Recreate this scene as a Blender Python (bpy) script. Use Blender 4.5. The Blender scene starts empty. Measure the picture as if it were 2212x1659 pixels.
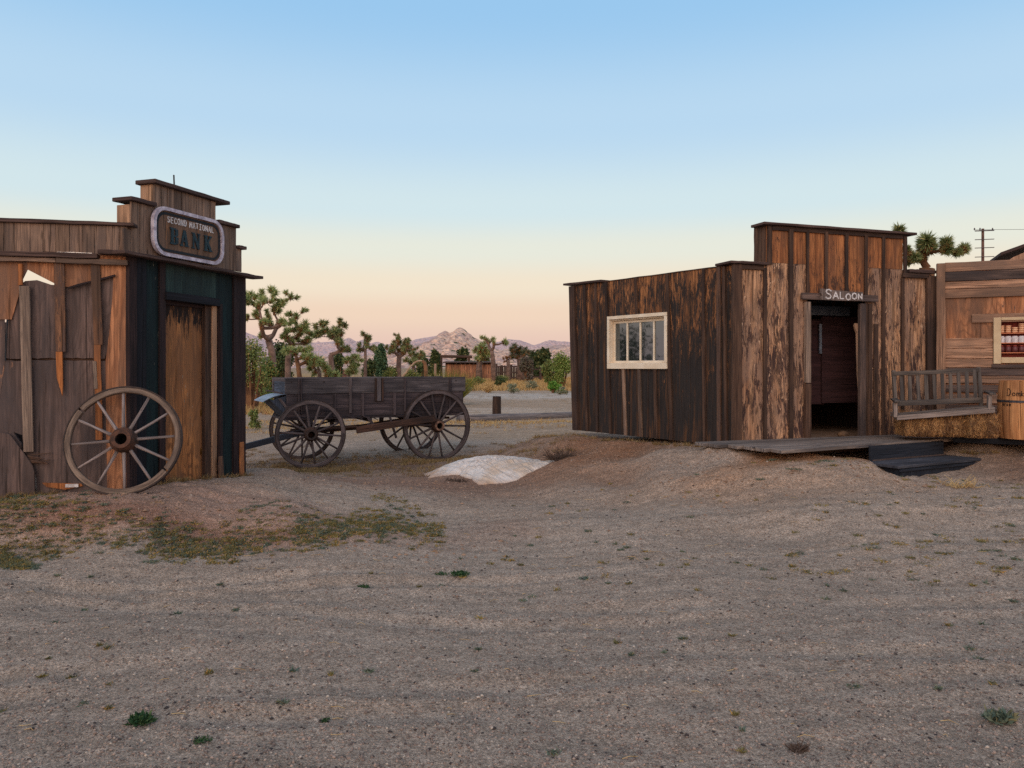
import bpy, math, random
import numpy as np
from mathutils import Vector, noise as mnoise
F=1660.0; CX=1106.0; HY=792.0; EYE=1.6
C=bpy.context.scene.collection
R=random.Random(7)

# ---------------------------------------------------------------- materials
def new_mat(name):
    m=bpy.data.materials.new(name); m.use_nodes=True
    nt=m.node_tree; nt.nodes.clear()
    out=nt.nodes.new('ShaderNodeOutputMaterial'); b=nt.nodes.new('ShaderNodeBsdfPrincipled')
    nt.links.new(b.outputs[0],out.inputs[0])
    return m,nt,b
class N:
    """small node helper"""
    def __init__(s,nt): s.nt=nt
    def n(s,t,**kw):
        nd=s.nt.nodes.new(t)
        for k,v in kw.items():
            if k.startswith('i_'):
                key=k[2:]; key=int(key) if key.isdigit() else key
                if hasattr(v,'links') or isinstance(v,bpy.types.NodeSocket): s.nt.links.new(v,nd.inputs[key])
                else: nd.inputs[key].default_value=v
            else: setattr(nd,k,v)
        return nd
    def link(s,a,b): s.nt.links.new(a,b)
    def vmul(s,v,sc):
        nd=s.n('ShaderNodeVectorMath',operation='MULTIPLY'); s.link(v,nd.inputs[0]); nd.inputs[1].default_value=sc
        return nd.outputs[0]
    def math(s,op,a,b=None,c=None,clamp=False):
        nd=s.n('ShaderNodeMath',operation=op,use_clamp=clamp)
        for i,x in enumerate((a,b,c)):
            if x is None: continue
            if isinstance(x,(int,float)): nd.inputs[i].default_value=x
            else: s.link(x,nd.inputs[i])
        return nd.outputs[0]
    def noise(s,v,scale=1.0,detail=4,rough=.55,dist=0.0):
        nd=s.n('ShaderNodeTexNoise'); nd.inputs['Scale'].default_value=scale; nd.inputs['Detail'].default_value=detail
        nd.inputs['Roughness'].default_value=rough; nd.inputs['Distortion'].default_value=dist
        s.link(v,nd.inputs['Vector']); return nd.outputs[0]
    def ramp(s,f,lo,hi):
        nd=s.n('ShaderNodeMapRange'); nd.interpolation_type='SMOOTHSTEP'
        s.link(f,nd.inputs[0]); nd.inputs[1].default_value=lo; nd.inputs[2].default_value=hi
        return nd.outputs[0]
    def mix(s,f,a,b,mode='MIX'):
        nd=s.n('ShaderNodeMix',data_type='RGBA',blend_type=mode)
        for i,x in ((0,f),(6,a),(7,b)):
            if isinstance(x,(int,float)): nd.inputs[i].default_value=x
            elif isinstance(x,(tuple,list)): nd.inputs[i].default_value=tuple(x)[:3]+(1,)
            else: s.link(x,nd.inputs[i])
        return nd.outputs[2]

def wood(name,a,b,c,fine=(55,2.2),weather=.45,swirl=0.0,swc=None,over=None,over_thr=.5,over_sc=(5,1.6),
         over_z=0.0,over_z0=0.0,chip=None,chip_thr=.6,tone=.5,rough=.85,bump=.35,knots=.5,vary=(.15,.15)):
    """weathered timber. UV: u across the board, v along the grain, in metres. a/b grain colours, c weathered colour."""
    m,nt,bs=new_mat(name); h=N(nt)
    uv=h.n('ShaderNodeUVMap',uv_map='UV').outputs[0]; rn=h.n('ShaderNodeUVMap',uv_map='RND').outputs[0]
    sp=h.n('ShaderNodeSeparateXYZ'); h.link(rn,sp.inputs[0]); r1,r2=sp.outputs[0],sp.outputs[1]
    suv=h.n('ShaderNodeSeparateXYZ'); h.link(uv,suv.inputs[0])
    g1=h.noise(h.vmul(uv,(fine[0],fine[1],1)),1,5,.65,.3)
    g2=h.noise(h.vmul(uv,(fine[0]*.22,fine[1]*.35,1)),1,3,.5,.6)
    g3=h.noise(h.vmul(uv,(3.1,.9,1)),1,4,.6,.2)
    g=h.math('ADD',h.math('MULTIPLY',g1,.62),h.math('MULTIPLY',g2,.38))
    col=h.mix(h.ramp(g,.40,.60),tuple(min(1,x*1.12) for x in a),tuple(x*.88 for x in b))
    if swirl>0:
        w=h.noise(h.vmul(uv,(3.3,.55,1)),1.6,2,.4,.45)
        rings=h.math('SINE',h.math('MULTIPLY',h.math('ADD',w,h.math('MULTIPLY',g1,.035)),78.0))
        rm=h.ramp(rings,.15,.95)
        col=h.mix(h.math('MULTIPLY',rm,swirl),col,swc or c)
        g=h.math('ADD',g,h.math('MULTIPLY',rm,.25*swirl))
    wm=h.ramp(h.math('ADD',g3,h.math('MULTIPLY',h.math('SUBTRACT',r2,.5),vary[0])),.62-weather*.5,.92-weather*.5)
    col=h.mix(h.math('MULTIPLY',wm,.85),col,c)
    if knots>0:
        vo=h.n('ShaderNodeTexVoronoi',feature='F1'); h.link(h.vmul(uv,(5.5,1.7,1)),vo.inputs['Vector']); vo.inputs['Scale'].default_value=1
        vo.inputs['Randomness'].default_value=1
        km=h.math('SUBTRACT',1.0,h.ramp(vo.outputs['Distance'],.03,.11))
        col=h.mix(h.math('MULTIPLY',km,knots),col,tuple(x*.35 for x in a))
    if over is not None:
        o=h.noise(h.vmul(uv,(over_sc[0],over_sc[1],1)),1,6,.68,.5)
        o2=h.noise(h.vmul(uv,(over_sc[0]*7,over_sc[1]*3.2,1)),1,3,.6,.8)
        of=h.math('ADD',h.math('MULTIPLY',o,.6),h.math('MULTIPLY',o2,.4))
        if over_z:
            of=h.math('ADD',of,h.math('MULTIPLY',h.math('SUBTRACT',over_z0,suv.outputs[1]),over_z))
        of=h.math('ADD',of,h.math('MULTIPLY',h.math('SUBTRACT',r1,.5),vary[1]))
        om=h.ramp(of,over_thr-.03,over_thr+.045)
        ocol=h.mix(h.ramp(g1,.3,.7),over,tuple(min(1,x*1.7) for x in over))
        col=h.mix(om,col,ocol)
        g=h.math('ADD',g,h.math('MULTIPLY',om,.5))
    if chip is not None:
        cn=h.noise(h.vmul(uv,(38,9,1)),1,3,.6,.3)
        cn2=h.noise(h.vmul(uv,(3,1.2,1)),1,2,.5,.3)
        cm=h.ramp(h.math('ADD',h.math('MULTIPLY',cn,.7),h.math('MULTIPLY',cn2,.3)),chip_thr,chip_thr+.03)
        col=h.mix(cm,col,chip)
    tn=h.math('ADD',1.0-tone*.5,h.math('MULTIPLY',r1,tone))
    hv=h.n('ShaderNodeHueSaturation'); h.link(col,hv.inputs['Color']); h.link(tn,hv.inputs['Value'])
    cr_=h.noise(h.vmul(uv,(34,.8,1)),1,3,.6,.5)
    cm_=h.ramp(cr_,.60,.66)
    # nail holes, dirt and rain streaks
    d=h.noise(h.vmul(uv,(14,1.1,1)),1,3,.6,.4)
    dc=h.mix(h.math('MULTIPLY',h.ramp(d,.50,.70),.6),hv.outputs[0],tuple(x*.40 for x in a))
    dc=h.mix(h.math('MULTIPLY',cm_,.75),dc,tuple(x*.16 for x in a)); g=h.math('SUBTRACT',g,h.math('MULTIPLY',cm_,.8))
    h.link(dc,bs.inputs['Base Color'])
    bs.inputs['Roughness'].default_value=rough; bs.inputs['Specular IOR Level'].default_value=.25
    bp=h.n('ShaderNodeBump'); bp.inputs['Strength'].default_value=bump; bp.inputs['Distance'].default_value=.012
    h.link(g,bp.inputs['Height']); h.link(bp.outputs[0],bs.inputs['Normal'])
    return m

def plain(name,col,col2=None,rough=.8,metal=0.0,scale=8,bump=.2,obj=True,detail=5,lo=.35,hi=.65,spec=.3):
    m,nt,bs=new_mat(name); h=N(nt)
    tc=h.n('ShaderNodeTexCoord').outputs['Object']
    n1=h.noise(tc,scale,detail,.6,.2)
    c=h.mix(h.ramp(n1,lo,hi),col,col2 or tuple(x*.7 for x in col))
    h.link(c,bs.inputs['Base Color']); bs.inputs['Roughness'].default_value=rough; bs.inputs['Metallic'].default_value=metal
    bs.inputs['Specular IOR Level'].default_value=spec
    if bump:
        bp=h.n('ShaderNodeBump'); bp.inputs['Strength'].default_value=bump; bp.inputs['Distance'].default_value=.01
        h.link(h.noise(tc,scale*5,4,.6),bp.inputs['Height']); h.link(bp.outputs[0],bs.inputs['Normal'])
    return m

def leafmat(name,c1,c2,c3,rough=.7,trans=.15):
    """foliage: colour varies per blade by the RND map"""
    m,nt,bs=new_mat(name); h=N(nt)
    rn=h.n('ShaderNodeUVMap',uv_map='RND').outputs[0]
    sp=h.n('ShaderNodeSeparateXYZ'); h.link(rn,sp.inputs[0])
    c=h.mix(sp.outputs[0],c1,c2); c=h.mix(h.ramp(sp.outputs[1],.7,.95),c,c3)
    h.link(c,bs.inputs['Base Color']); bs.inputs['Roughness'].default_value=rough
    bs.inputs['Specular IOR Level'].default_value=.2
    return m

# ---------------------------------------------------------------- mesh builder
class MB:
    def __init__(s,seed=0):
        s.v=[]; s.f=[]; s.uv=[]; s.rn=[]; s.R=random.Random(seed+len(bpy.data.objects)*13+5)
    def face(s,idx,uvs,rn):
        s.f.append(idx); s.uv.extend(uvs); s.rn.extend([rn]*len(idx))
    def quad(s,a,b,c,d,rn=None,uvs=None):
        i=len(s.v); s.v+= [a,b,c,d]
        s.face((i,i+1,i+2,i+3),uvs or [(0,0),(1,0),(1,1),(0,1)],rn or (s.R.random(),s.R.random()))
    def tri(s,a,b,c,rn=None):
        i=len(s.v); s.v+=[a,b,c]; s.face((i,i+1,i+2),[(0,0),(1,0),(.5,1)],rn or (s.R.random(),s.R.random()))
    def board(s,O,L,W,T,seg=1,wob=0.0,vz=None,rn=None,uoff=None,jag0=0,jag1=0,taper=None):
        """plank: origin corner O, length L (grain), width W, thickness T (vectors)"""
        O=Vector(O);L=Vector(L);W=Vector(W);T=Vector(T)
        ll,wl,tl=L.length,W.length,T.length
        r=rn or (s.R.random(),s.R.random()); uo=s.R.random()*40 if uoff is None else uoff
        vo=s.R.random()*20 if vz is None else vz
        wn=W/wl if wl else W
        rows=[]
        for i in range(seg+1):
            t=i/seg
            a=s.R.uniform(-wob,wob); b=s.R.uniform(-wob,wob)
            w0=0.0; w1=wl
            if taper: w0,w1=taper(t,wl)
            j=0
            P=O+L*t
            p0=P+wn*(w0+a); p1=P+wn*(w1+b)
            rows.append((len(s.v),t*ll+vo)); s.v+=[p0,p1,p1+T,p0+T]
        for i in range(seg):
            i0,v0=rows[i]; i1,v1=rows[i+1]
            us=[(uo,uo+wl),(uo+wl,uo+wl+tl),(uo+wl+tl,uo+2*wl+tl),(uo+2*wl+tl,uo+2*wl+2*tl)]
            for k in range(4):
                k2=(k+1)%4
                s.face((i0+k,i0+k2,i1+k2,i1+k),[(us[k][0],v0),(us[k][1],v0),(us[k][1],v1),(us[k][0],v1)],r)
        i0=rows[0][0]; s.face((i0+3,i0+2,i0+1,i0),[(uo,0),(uo+wl,0),(uo+wl,.02),(uo,.02)],r)
        i1=rows[-1][0]; s.face((i1,i1+1,i1+2,i1+3),[(uo,0),(uo+wl,0),(uo+wl,.02),(uo,.02)],r)
    def prism(s,pts,fmap,t0,t1,rn=None,uvf=None):
        """polygon pts (a,b) extruded between depth t0,t1 through fmap(a,b,t)"""
        r=rn or (s.R.random(),s.R.random()); uo=s.R.random()*30
        uvf=uvf or (lambda a,b:(a+uo,b))
        n=len(pts); i=len(s.v)
        s.v+=[Vector(fmap(a,b,t1)) for a,b in pts]+[Vector(fmap(a,b,t0)) for a,b in pts]
        s.face(tuple(range(i,i+n)),[uvf(a,b) for a,b in pts],r)
        s.face(tuple(range(i+2*n-1,i+n-1,-1)),[uvf(a,b) for a,b in pts][::-1],r)
        for k in range(n):
            k2=(k+1)%n; a,b=uvf(*pts[k]),uvf(*pts[k2])
            s.face((i+k2,i+k,i+n+k,i+n+k2),[b,a,(a[0]+.02,a[1]),(b[0]+.02,b[1])],r)
    def tube(s,pts,rad,n=8,cap=True,rn=None,jit=0.0):
        pts=[Vector(p) for p in pts]; r=rn or (s.R.random(),s.R.random()); uo=s.R.random()*20
        if isinstance(rad,(int,float)): rad=[rad]*len(pts)
        rings=[]; acc=0; ref=Vector((0,0,1))
        d0=(pts[-1]-pts[0]); 
        if abs(d0.normalized().z)>.9 if d0.length>0 else False: ref=Vector((1,0,0))
        for k,p in enumerate(pts):
            d=(pts[min(k+1,len(pts)-1)]-pts[max(k-1,0)]).normalized()
            x=d.cross(ref)
            if x.length<1e-4: x=d.cross(Vector((0,1,0)))
            x.normalize(); y=d.cross(x)
            if k: acc+=(p-pts[k-1]).length
            rings.append((len(s.v),acc))
            for q in range(n):
                a=2*math.pi*q/n; rr=rad[k]*(1+s.R.uniform(-jit,jit))
                s.v.append(p+x*math.cos(a)*rr+y*math.sin(a)*rr)
        for k in range(len(rings)-1):
            i0,v0=rings[k]; i1,v1=rings[k+1]
            for q in range(n):
                q2=(q+1)%n; u0=uo+q/n*rad[k]*6.28; u1=uo+(q+1)/n*rad[k]*6.28
                s.face((i0+q,i1+q,i1+q2,i0+q2),[(u0,v0),(u0,v1),(u1,v1),(u1,v0)],r)
        if cap:
            i0=rings[0][0]; s.face(tuple(i0+q for q in range(n)),[(uo,0)]*n,r)
            i1=rings[-1][0]; s.face(tuple(i1+q for q in range(n-1,-1,-1)),[(uo,0)]*n,r)
    def lathe(s,prof,O,ax,n=24,rn=None,closed=False):
        """profile (r,h) turned round axis ax at O"""
        O=Vector(O); ax=Vector(ax).normalized(); x=ax.cross(Vector((0,0,1)))
        if x.length<1e-3: x=Vector((1,0,0))
        x.normalize(); y=ax.cross(x); r=rn or (s.R.random(),s.R.random())
        i=len(s.v); m=len(prof)
        for q in range(n):
            a=2*math.pi*q/n
            for (rr,hh) in prof: s.v.append(O+ax*hh+(x*math.cos(a)+y*math.sin(a))*rr)
        mm=m if closed else m-1
        for q in range(n):
            q2=(q+1)%n
            for k in range(mm):
                k2=(k+1)%m
                s.face((i+q*m+k,i+q2*m+k,i+q2*m+k2,i+q*m+k2),[(prof[k][0],q/n*3),(prof[k][0],(q+1)/n*3),(prof[k2][0]+.03,(q+1)/n*3),(prof[k2][0]+.03,q/n*3)],r)
    def blob(s,c,rx,ry,rz,n=8,jit=.15,rn=None):
        c=Vector(c); r=rn or (s.R.random(),s.R.random()); i=len(s.v); m=max(4,n//2+1)
        for k in range(m+1):
            th=math.pi*k/m
            for q in range(n):
                a=2*math.pi*q/n; j=1+s.R.uniform(-jit,jit)
                s.v.append(c+Vector((rx*math.sin(th)*math.cos(a)*j,ry*math.sin(th)*math.sin(a)*j,rz*math.cos(th)*j)))
        for k in range(m):
            for q in range(n):
                q2=(q+1)%n
                s.face((i+k*n+q,i+(k+1)*n+q,i+(k+1)*n+q2,i+k*n+q2),[(q*.1,k*.1),(q*.1,k*.1+.1),(q*.1+.1,k*.1+.1),(q*.1+.1,k*.1)],r)
    def build(s,name,mat,parent=None,smooth=False,bevel=0.0,loc=None):
        off=Vector((0,0,0))
        if parent is not None: off=Vector(parent['_o']) if '_o' in parent else Vector((0,0,0))
        elif loc is not None: off=Vector(loc)
        me=bpy.data.meshes.new(name)
        me.from_pydata([tuple(Vector(v)-off) for v in s.v],[],s.f)
        u=me.uv_layers.new(name='UV'); u.data.foreach_set('uv',[x for p in s.uv for x in p])
        u2=me.uv_layers.new(name='RND'); u2.data.foreach_set('uv',[x for p in s.rn for x in p])
        if smooth: me.polygons.foreach_set('use_smooth',[True]*len(me.polygons))
        me.materials.append(mat); me.update()
        o=bpy.data.objects.new(name,me); C.objects.link(o)
        if parent is not None: o.parent=parent; o['_o']=tuple(off)
        else:
            o.location=off; o['_o']=tuple(off)
        if bevel>0:
            b=o.modifiers.new('b','BEVEL'); b.width=bevel; b.segments=1; b.limit_method='ANGLE'
        return o
def thing(name,label,cat,loc=(0,0,0),group=None):
    o=bpy.data.objects.new(name,None); C.objects.link(o); o.location=loc; o['_o']=tuple(loc)
    o.empty_display_size=.1
    o['label']=label; o['category']=cat
    if group: o['group']=group
    return o
def tag(o,label,cat,group=None):
    o['label']=label; o['category']=cat
    if group: o['group']=group
    return o
def kind(o,k): o['kind']=k; return o
def copy_tree(o,parent=None):
    c=o.copy(); C.objects.link(c)
    if parent is not None: c.parent=parent
    for ch in [x for x in o.children]: copy_tree(ch,c)
    return c
def P(x,y,Y): return Vector(((x-CX)/F*Y,Y,EYE-(y-HY)/F*Y))
def px(X,Y,Z): return (CX+F*X/Y, HY-F*(Z-EYE)/Y)

class Wall:
    """vertical plane through O (x,y) running along unit d; n points at the viewer's side"""
    def __init__(s,O,ang):
        s.O=Vector((O[0],O[1])); a=math.radians(ang); s.d=Vector((math.sin(a),math.cos(a)))
        n=Vector((s.d.y,-s.d.x))
        if n.dot(s.O)>0: n=-n
        s.n=n
    def sz(s,x,y,o=0.0):
        q=(x-CX)/F; O=s.O+s.n*o
        t=(q*O.y-O.x)/(s.d.x-q*s.d.y); Y=O.y+t*s.d.y
        return t,EYE-(y-HY)/F*Y
    def S(s,x,o=0.0): return s.sz(x,HY,o)[0]
    def Z(s,x,y,o=0.0): return s.sz(x,y,o)[1]
    def pt(s,a,z,o=0.0):
        p=s.O+s.d*a+s.n*o; return Vector((p.x,p.y,z))
    def D3(s): return Vector((s.d.x,s.d.y,0))
    def N3(s): return Vector((s.n.x,s.n.y,0))
    def vboard(s,mb,s0,s1,z0,z1,o0,o1,seg=6,wob=.002,**k):
        """upright board between s0..s1, z0..z1, from depth o0 to o1"""
        mb.board(s.pt(s0,z0,o0),(0,0,z1-z0),s.D3()*(s1-s0),s.N3()*(o1-o0),seg=seg,wob=wob,vz=z0+k.pop('vo',0),**k)
    def hboard(s,mb,s0,s1,z0,z1,o0,o1,seg=8,wob=.002,dz=0.0,**k):
        """level board; dz = rise of its far end"""
        mb.board(s.pt(s0,z0,o0),s.D3()*(s1-s0)+Vector((0,0,dz)),(0,0,z1-z0),s.N3()*(o1-o0),seg=seg,wob=wob,**k)
    def poly(s,mb,pts,o0,o1,**k):
        mb.prism(pts,lambda a,b,t:s.pt(a,b,t),o0,o1,**k)
# ---- stroke lettering
ST={'S':[[(.9,.85),(.6,1),(.25,.95),(.12,.75),(.3,.56),(.7,.45),(.88,.25),(.7,.05),(.35,0),(.08,.14)]],
'A':[[(0,0),(.5,1),(1,0)],[(.2,.36),(.8,.36)]],'L':[[(.1,1),(.1,0),(.85,0)]],
'O':[[(.5,1),(.15,.85),(.02,.5),(.15,.15),(.5,0),(.85,.15),(.98,.5),(.85,.85),(.5,1)]],
'n':[[(.08,0),(.08,.95),(.9,.05),(.9,1)]],'N':[[(.05,0),(.05,1),(.95,0),(.95,1)]],
'E':[[(.9,1),(.1,1),(.1,0),(.9,0)],[(.1,.52),(.7,.52)]],
'C':[[(.92,.82),(.6,1),(.25,.9),(.05,.5),(.25,.1),(.6,0),(.92,.18)]],
'D':[[(.1,0),(.1,1),(.55,1),(.92,.72),(.92,.28),(.55,0),(.1,0)]],
'T':[[(0,1),(1,1)],[(.5,1),(.5,0)]],'I':[[(.5,0),(.5,1)],[(.2,1),(.8,1)],[(.2,0),(.8,0)]],
'o':[[(.5,.62),(.15,.5),(.08,.3),(.2,.06),(.5,0),(.85,.1),(.92,.35),(.8,.55),(.5,.62)]],
'm':[[(.08,0),(.08,.6)],[(.08,.45),(.3,.62),(.5,.5),(.5,0)],[(.5,.45),(.72,.62),(.92,.5),(.92,0)]],
'k':[[(.15,0),(.15,.95)],[(.8,.6),(.15,.28),(.85,0)]],
'i':[[(.5,0),(.5,.6)],[(.5,.8),(.5,.86)]],'r':[[(.2,0),(.2,.6)],[(.2,.4),(.5,.6),(.8,.58)]],
's':[[(.85,.52),(.5,.62),(.18,.5),(.5,.3),(.85,.15),(.5,0),(.12,.1)]],
'e':[[(.12,.32),(.88,.34),(.8,.55),(.5,.62),(.15,.5),(.08,.25),(.3,.02),(.85,.06)]],
'K':[[(.1,0),(.1,1)],[(.9,1),(.12,.45)],[(.3,.58),(.95,0)]],'B':[[(.1,0),(.1,1),(.6,1),(.85,.85),(.85,.65),(.6,.53),(.1,.53)],[(.6,.53),(.92,.4),(.92,.15),(.65,0),(.1,0)]]}
def strokes(mb,ch,fmap,x0,y0,w,h,th,dep,lift=0.0):
    k=0
    for line in ST[ch]:
        pts=[(x0+a*w,y0+b*h) for a,b in line]
        for i in range(len(pts)-1):
            (ax,ay),(bx,by)=pts[i],pts[i+1]; dx,dy=bx-ax,by-ay; l=math.hypot(dx,dy) or 1e-6
            e=th*.32; dx/=l; dy/=l; nx,ny=-dy*th/2,dx*th/2
            ax-=dx*e; ay-=dy*e; bx+=dx*e; by+=dy*e; k+=1
            mb.prism([(ax+nx,ay+ny),(ax-nx,ay-ny),(bx-nx,by-ny),(bx+nx,by+ny)][::-1],fmap,lift,lift+dep+k*.0004)
# ---------------------------------------------------------------- world, sun, camera
sc=bpy.context.scene
w=bpy.data.worlds.new("World"); sc.world=w; w.use_nodes=True
nt=w.node_tree; nt.nodes.clear(); h=N(nt)
wo=h.n('ShaderNodeOutputWorld'); bg=h.n('ShaderNodeBackground'); h.link(bg.outputs[0],wo.inputs[0])
tc=h.n('ShaderNodeTexCoord').outputs['Generated']; sp=h.n('ShaderNodeSeparateXYZ'); h.link(tc,sp.inputs[0])
cr=h.n('ShaderNodeValToRGB'); h.link(sp.outputs[2],cr.inputs[0]); cr.color_ramp.interpolation='EASE'
def lin(r,g,b): return tuple(((x/255)/12.92 if x/255<.04045 else ((x/255+.055)/1.055)**2.4) for x in (r,g,b))
stops=[(0.0,(214,186,178)),(.028,(230,198,184)),(.068,(239,212,189)),(.105,(241,226,203)),(.15,(230,232,219)),(.20,(210,229,234)),(.30,(184,215,239)),(.43,(153,199,237)),(.75,(170,184,204)),(1.0,(170,180,196))]
el=cr.color_ramp.elements
while len(el)>1: el.remove(el[-1])
el[0].position=0; el[0].color=lin(*stops[0][1])+(1,)
for p_,c_ in stops[1:]:
    e=el.new(p_); e.color=lin(*c_)+(1,)
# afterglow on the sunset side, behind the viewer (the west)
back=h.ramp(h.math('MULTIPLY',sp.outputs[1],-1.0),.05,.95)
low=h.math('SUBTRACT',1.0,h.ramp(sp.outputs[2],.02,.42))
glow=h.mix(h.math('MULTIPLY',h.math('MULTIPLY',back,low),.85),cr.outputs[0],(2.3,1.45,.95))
sky=h.n('ShaderNodeTexSky',sky_type='NISHITA'); sky.sun_disc=False
sky.sun_elevation=math.radians(4); sky.sun_rotation=math.radians(200); sky.altitude=900
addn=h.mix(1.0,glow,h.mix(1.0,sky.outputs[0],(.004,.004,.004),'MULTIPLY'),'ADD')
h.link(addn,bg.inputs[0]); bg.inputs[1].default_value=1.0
s=bpy.data.lights.new('sun','SUN'); s.energy=1.25; s.angle=math.radians(50); s.color=(1.0,.78,.60)
so=bpy.data.objects.new('sun',s); C.objects.link(so)
dirv=Vector((.30,.80,-.50))   # light travels this way: low, from behind the viewer, a little from the left
so.rotation_euler=dirv.to_track_quat('-Z','Y').to_euler()
cam=bpy.data.cameras.new('camera'); cam.sensor_width=36; cam.lens=36*F/2212; cam.shift_y=-37.5/2212
cam.clip_end=8000; cam.clip_start=.1
co=bpy.data.objects.new('camera',cam); C.objects.link(co); co.location=(0,0,EYE); co.rotation_euler=(math.pi/2,0,0)
sc.camera=co
vs=sc.view_settings; vs.view_transform='Standard'; vs.look='None'; vs.exposure=0; vs.gamma=1
sc.cycles.use_denoising=False; sc.cycles.max_bounces=6

# ---------------------------------------------------------------- noise in numpy
def vnoise(x,y,seed=0):
    xi=np.floor(x).astype(np.int64); yi=np.floor(y).astype(np.int64); xf=x-xi; yf=y-yi
    xf=xf*xf*(3-2*xf); yf=yf*yf*(3-2*yf)
    def hsh(a,b):
        n=(a*374761393+b*668265263+seed*1442695041)&0xffffffff
        n=((n^(n>>13))*1274126177)&0xffffffff
        return ((n^(n>>16))&0xffff)/65535.0
    return (hsh(xi,yi)*(1-xf)+hsh(xi+1,yi)*xf)*(1-yf)+(hsh(xi,yi+1)*(1-xf)+hsh(xi+1,yi+1)*xf)*yf
def fbm(x,y,o=4,seed=0):
    r=0;a=.5;t=0
    for k in range(o): r=r+a*vnoise(x*2**k,y*2**k,seed+k); t+=a; a*=.5
    return r/t
# ---------------------------------------------------------------- terrain: control points (X,Y,z)
CP=[(-7,0,0),(0,0,0),(7,0,.03),(0,3,0),(-3,3,0),(3,3,.02),(-5,4.5,0),(5,4.5,.05),(0,5,0),(-2.5,5.4,.0),(2.5,5.2,.03),(8,4,.1),
(-8,6,.1),(-6,6.2,.06),(-4,6.2,.05),(-2.4,6.4,.04),(0,6.6,0),(2,6.6,.05),(4,6.6,.12),(6,6.4,.2),(8.5,6.4,.3),
(-7.5,6.9,.3),(-6,7.0,.3),(-5,7.05,.33),(-4.2,7.15,.39),(-3.6,7.2,.39),(-4.5,7.5,.37),(-3.5,7.7,.38),(-2.4,7.5,.26),(-1.6,7.7,.1),(-5.5,8,.36),(-4,8,.36),(-3,8.2,.35),(-2.75,8.9,.33),(-2.2,8.9,.22),(-1.5,8.9,.1),(-3.1,9.6,.3),(-4,10,.2),(-2.2,10,.05),
(-.6,8.0,.0),(0,9,0),(-.4,10,.02),(1,8.2,.07),(2,7.8,.17),(3,7.6,.28),(4.3,8.1,.28),(5.5,8.7,.27),(4.9,8.8,.27),(5.6,9.3,.3),(5.1,9.25,.28),(4.5,9.0,.3),(7,8.5,.38),(9,8.5,.42),
(1.2,9.2,.16),(2.0,9.1,.36),(2.6,8.9,.45),(3.3,8.75,.5),(3.9,8.9,.5),(6.2,9.5,.36),(6.4,9.6,.5),(7.3,9.6,.58),(9,9.2,.6),
(1.5,10.3,.34),(2.1,10.0,.5),(2.7,9.6,.6),(3.4,9.35,.54),(4.2,9.3,.48),(4.6,9.75,.42),(5.5,10.3,.46),(5.0,9.6,.34),(5.6,9.9,.38),(5.4,9.5,.32),(6.1,10.0,.46),(6.2,10.2,.62),(7.3,10.2,.66),(9,10,.66),
(1.0,11.3,.30),(1.5,11.3,.5),(.9,12.4,.49),(.65,12.75,.45),(.2,12.5,.22),(.3,11.4,.12),(-.3,12.3,.0),(3,11,.58),(5,11.5,.6),(3,13,.5),(7,11.5,.6),(9,12,.5),(1.2,13.2,.45),(2.5,14.5,.3),
(-1.8,11.3,-.05),(-3.4,11.5,-.08),(-4.8,12,-.1),(-3.4,13,-.13),(-1.3,14.2,-.13),(-5.5,13.5,-.12),(-3.5,15,-.1),(-.2,14.2,-.06),(-1.8,12.6,-.1),
(-8,10,.1),(-10,14,0),(0,17,-.03),(-5,18,-.03),(5,18,.05),(1.0,14.8,.05),(12,14,.3),(12,8,.5),(12,20,.1),(-12,20,0),(0,24,0),(-12,8,.2),(-12,3,0),(12,2,.05),(0,32,0),(16,32,0),(-16,32,0)]
cpa=np.array(CP)
def H0(X,Y):
    X=np.asarray(X,float);Y=np.asarray(Y,float)
    num=np.zeros_like(X);den=np.zeros_like(X)
    for cx,cy,cz in CP:
        d2=(X-cx)**2+(Y-cy)**2; wt=1/(d2+.05)**1.9
        num+=wt*cz; den+=wt
    z=num/den
    fade=np.clip((45-np.hypot(X,Y-8))/20,0,1)
    return z*fade
def HT(X,Y):
    X=np.asarray(X,float);Y=np.asarray(Y,float)
    z=H0(X,Y)
    near=np.clip((30-Y)/15,0,1)
    sl=np.clip(z*3,0,1)*np.clip((13-Y)/2,0,1); z=z+sl*(np.abs(fbm(X*3.3,Y*5.5,4,41)-.5)*-.10+.02+(fbm(X*17,Y*17,2,43)-.5)*.02)
    z=z+near*((fbm(X*1.3,Y*1.3,4,3)-.5)*.05+(fbm(X*.55+Y*.12,Y*5.5,3,9)-.5)*.010*np.clip((8-Y)/2,0.15,1)+(fbm(X*9,Y*9,3,5)-.5)*.020+(fbm(X*3.6,Y*4.2,3,15)-.5)*.026*np.clip((9-Y)/3,.35,1))
    for a_,b_,c_ in ((3.55,.10,.012),(3.82,.10,.012),(4.75,-.06,.02),(5.05,-.06,.02),(6.0,.16,-.01),(5.72,.16,-.01),(4.2,.04,-.03)):
        yc=a_+b_*X+c_*X*X; z=z-.022*np.exp(-((Y-yc)/.08)**2)*np.clip(vnoise(X*.9+a_*7,Y*0,4)*1.6-.3,0,1)+.011*np.exp(-((np.abs(Y-yc)-.13)/.05)**2)*np.clip(vnoise(X*.9+a_*7,Y*0,4)*1.6-.3,0,1)
    return z
def GZ(x,y): return float(HT(np.array([x]),np.array([y]))[0])
def spaced(lo,hi,step,far,g):
    a=list(np.arange(lo,hi,step)); s_=step; p=hi
    while p<far: a.append(p); s_*=g; p+=s_
    a.append(far); return a
xs_r=spaced(0,6.4,.045,3500,1.09); xs=np.array([-v for v in xs_r[:0:-1]]+xs_r)
ys=spaced(2.0,14.6,.042,4500,1.03); yb=[];p_=2.0;s_=.3
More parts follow.
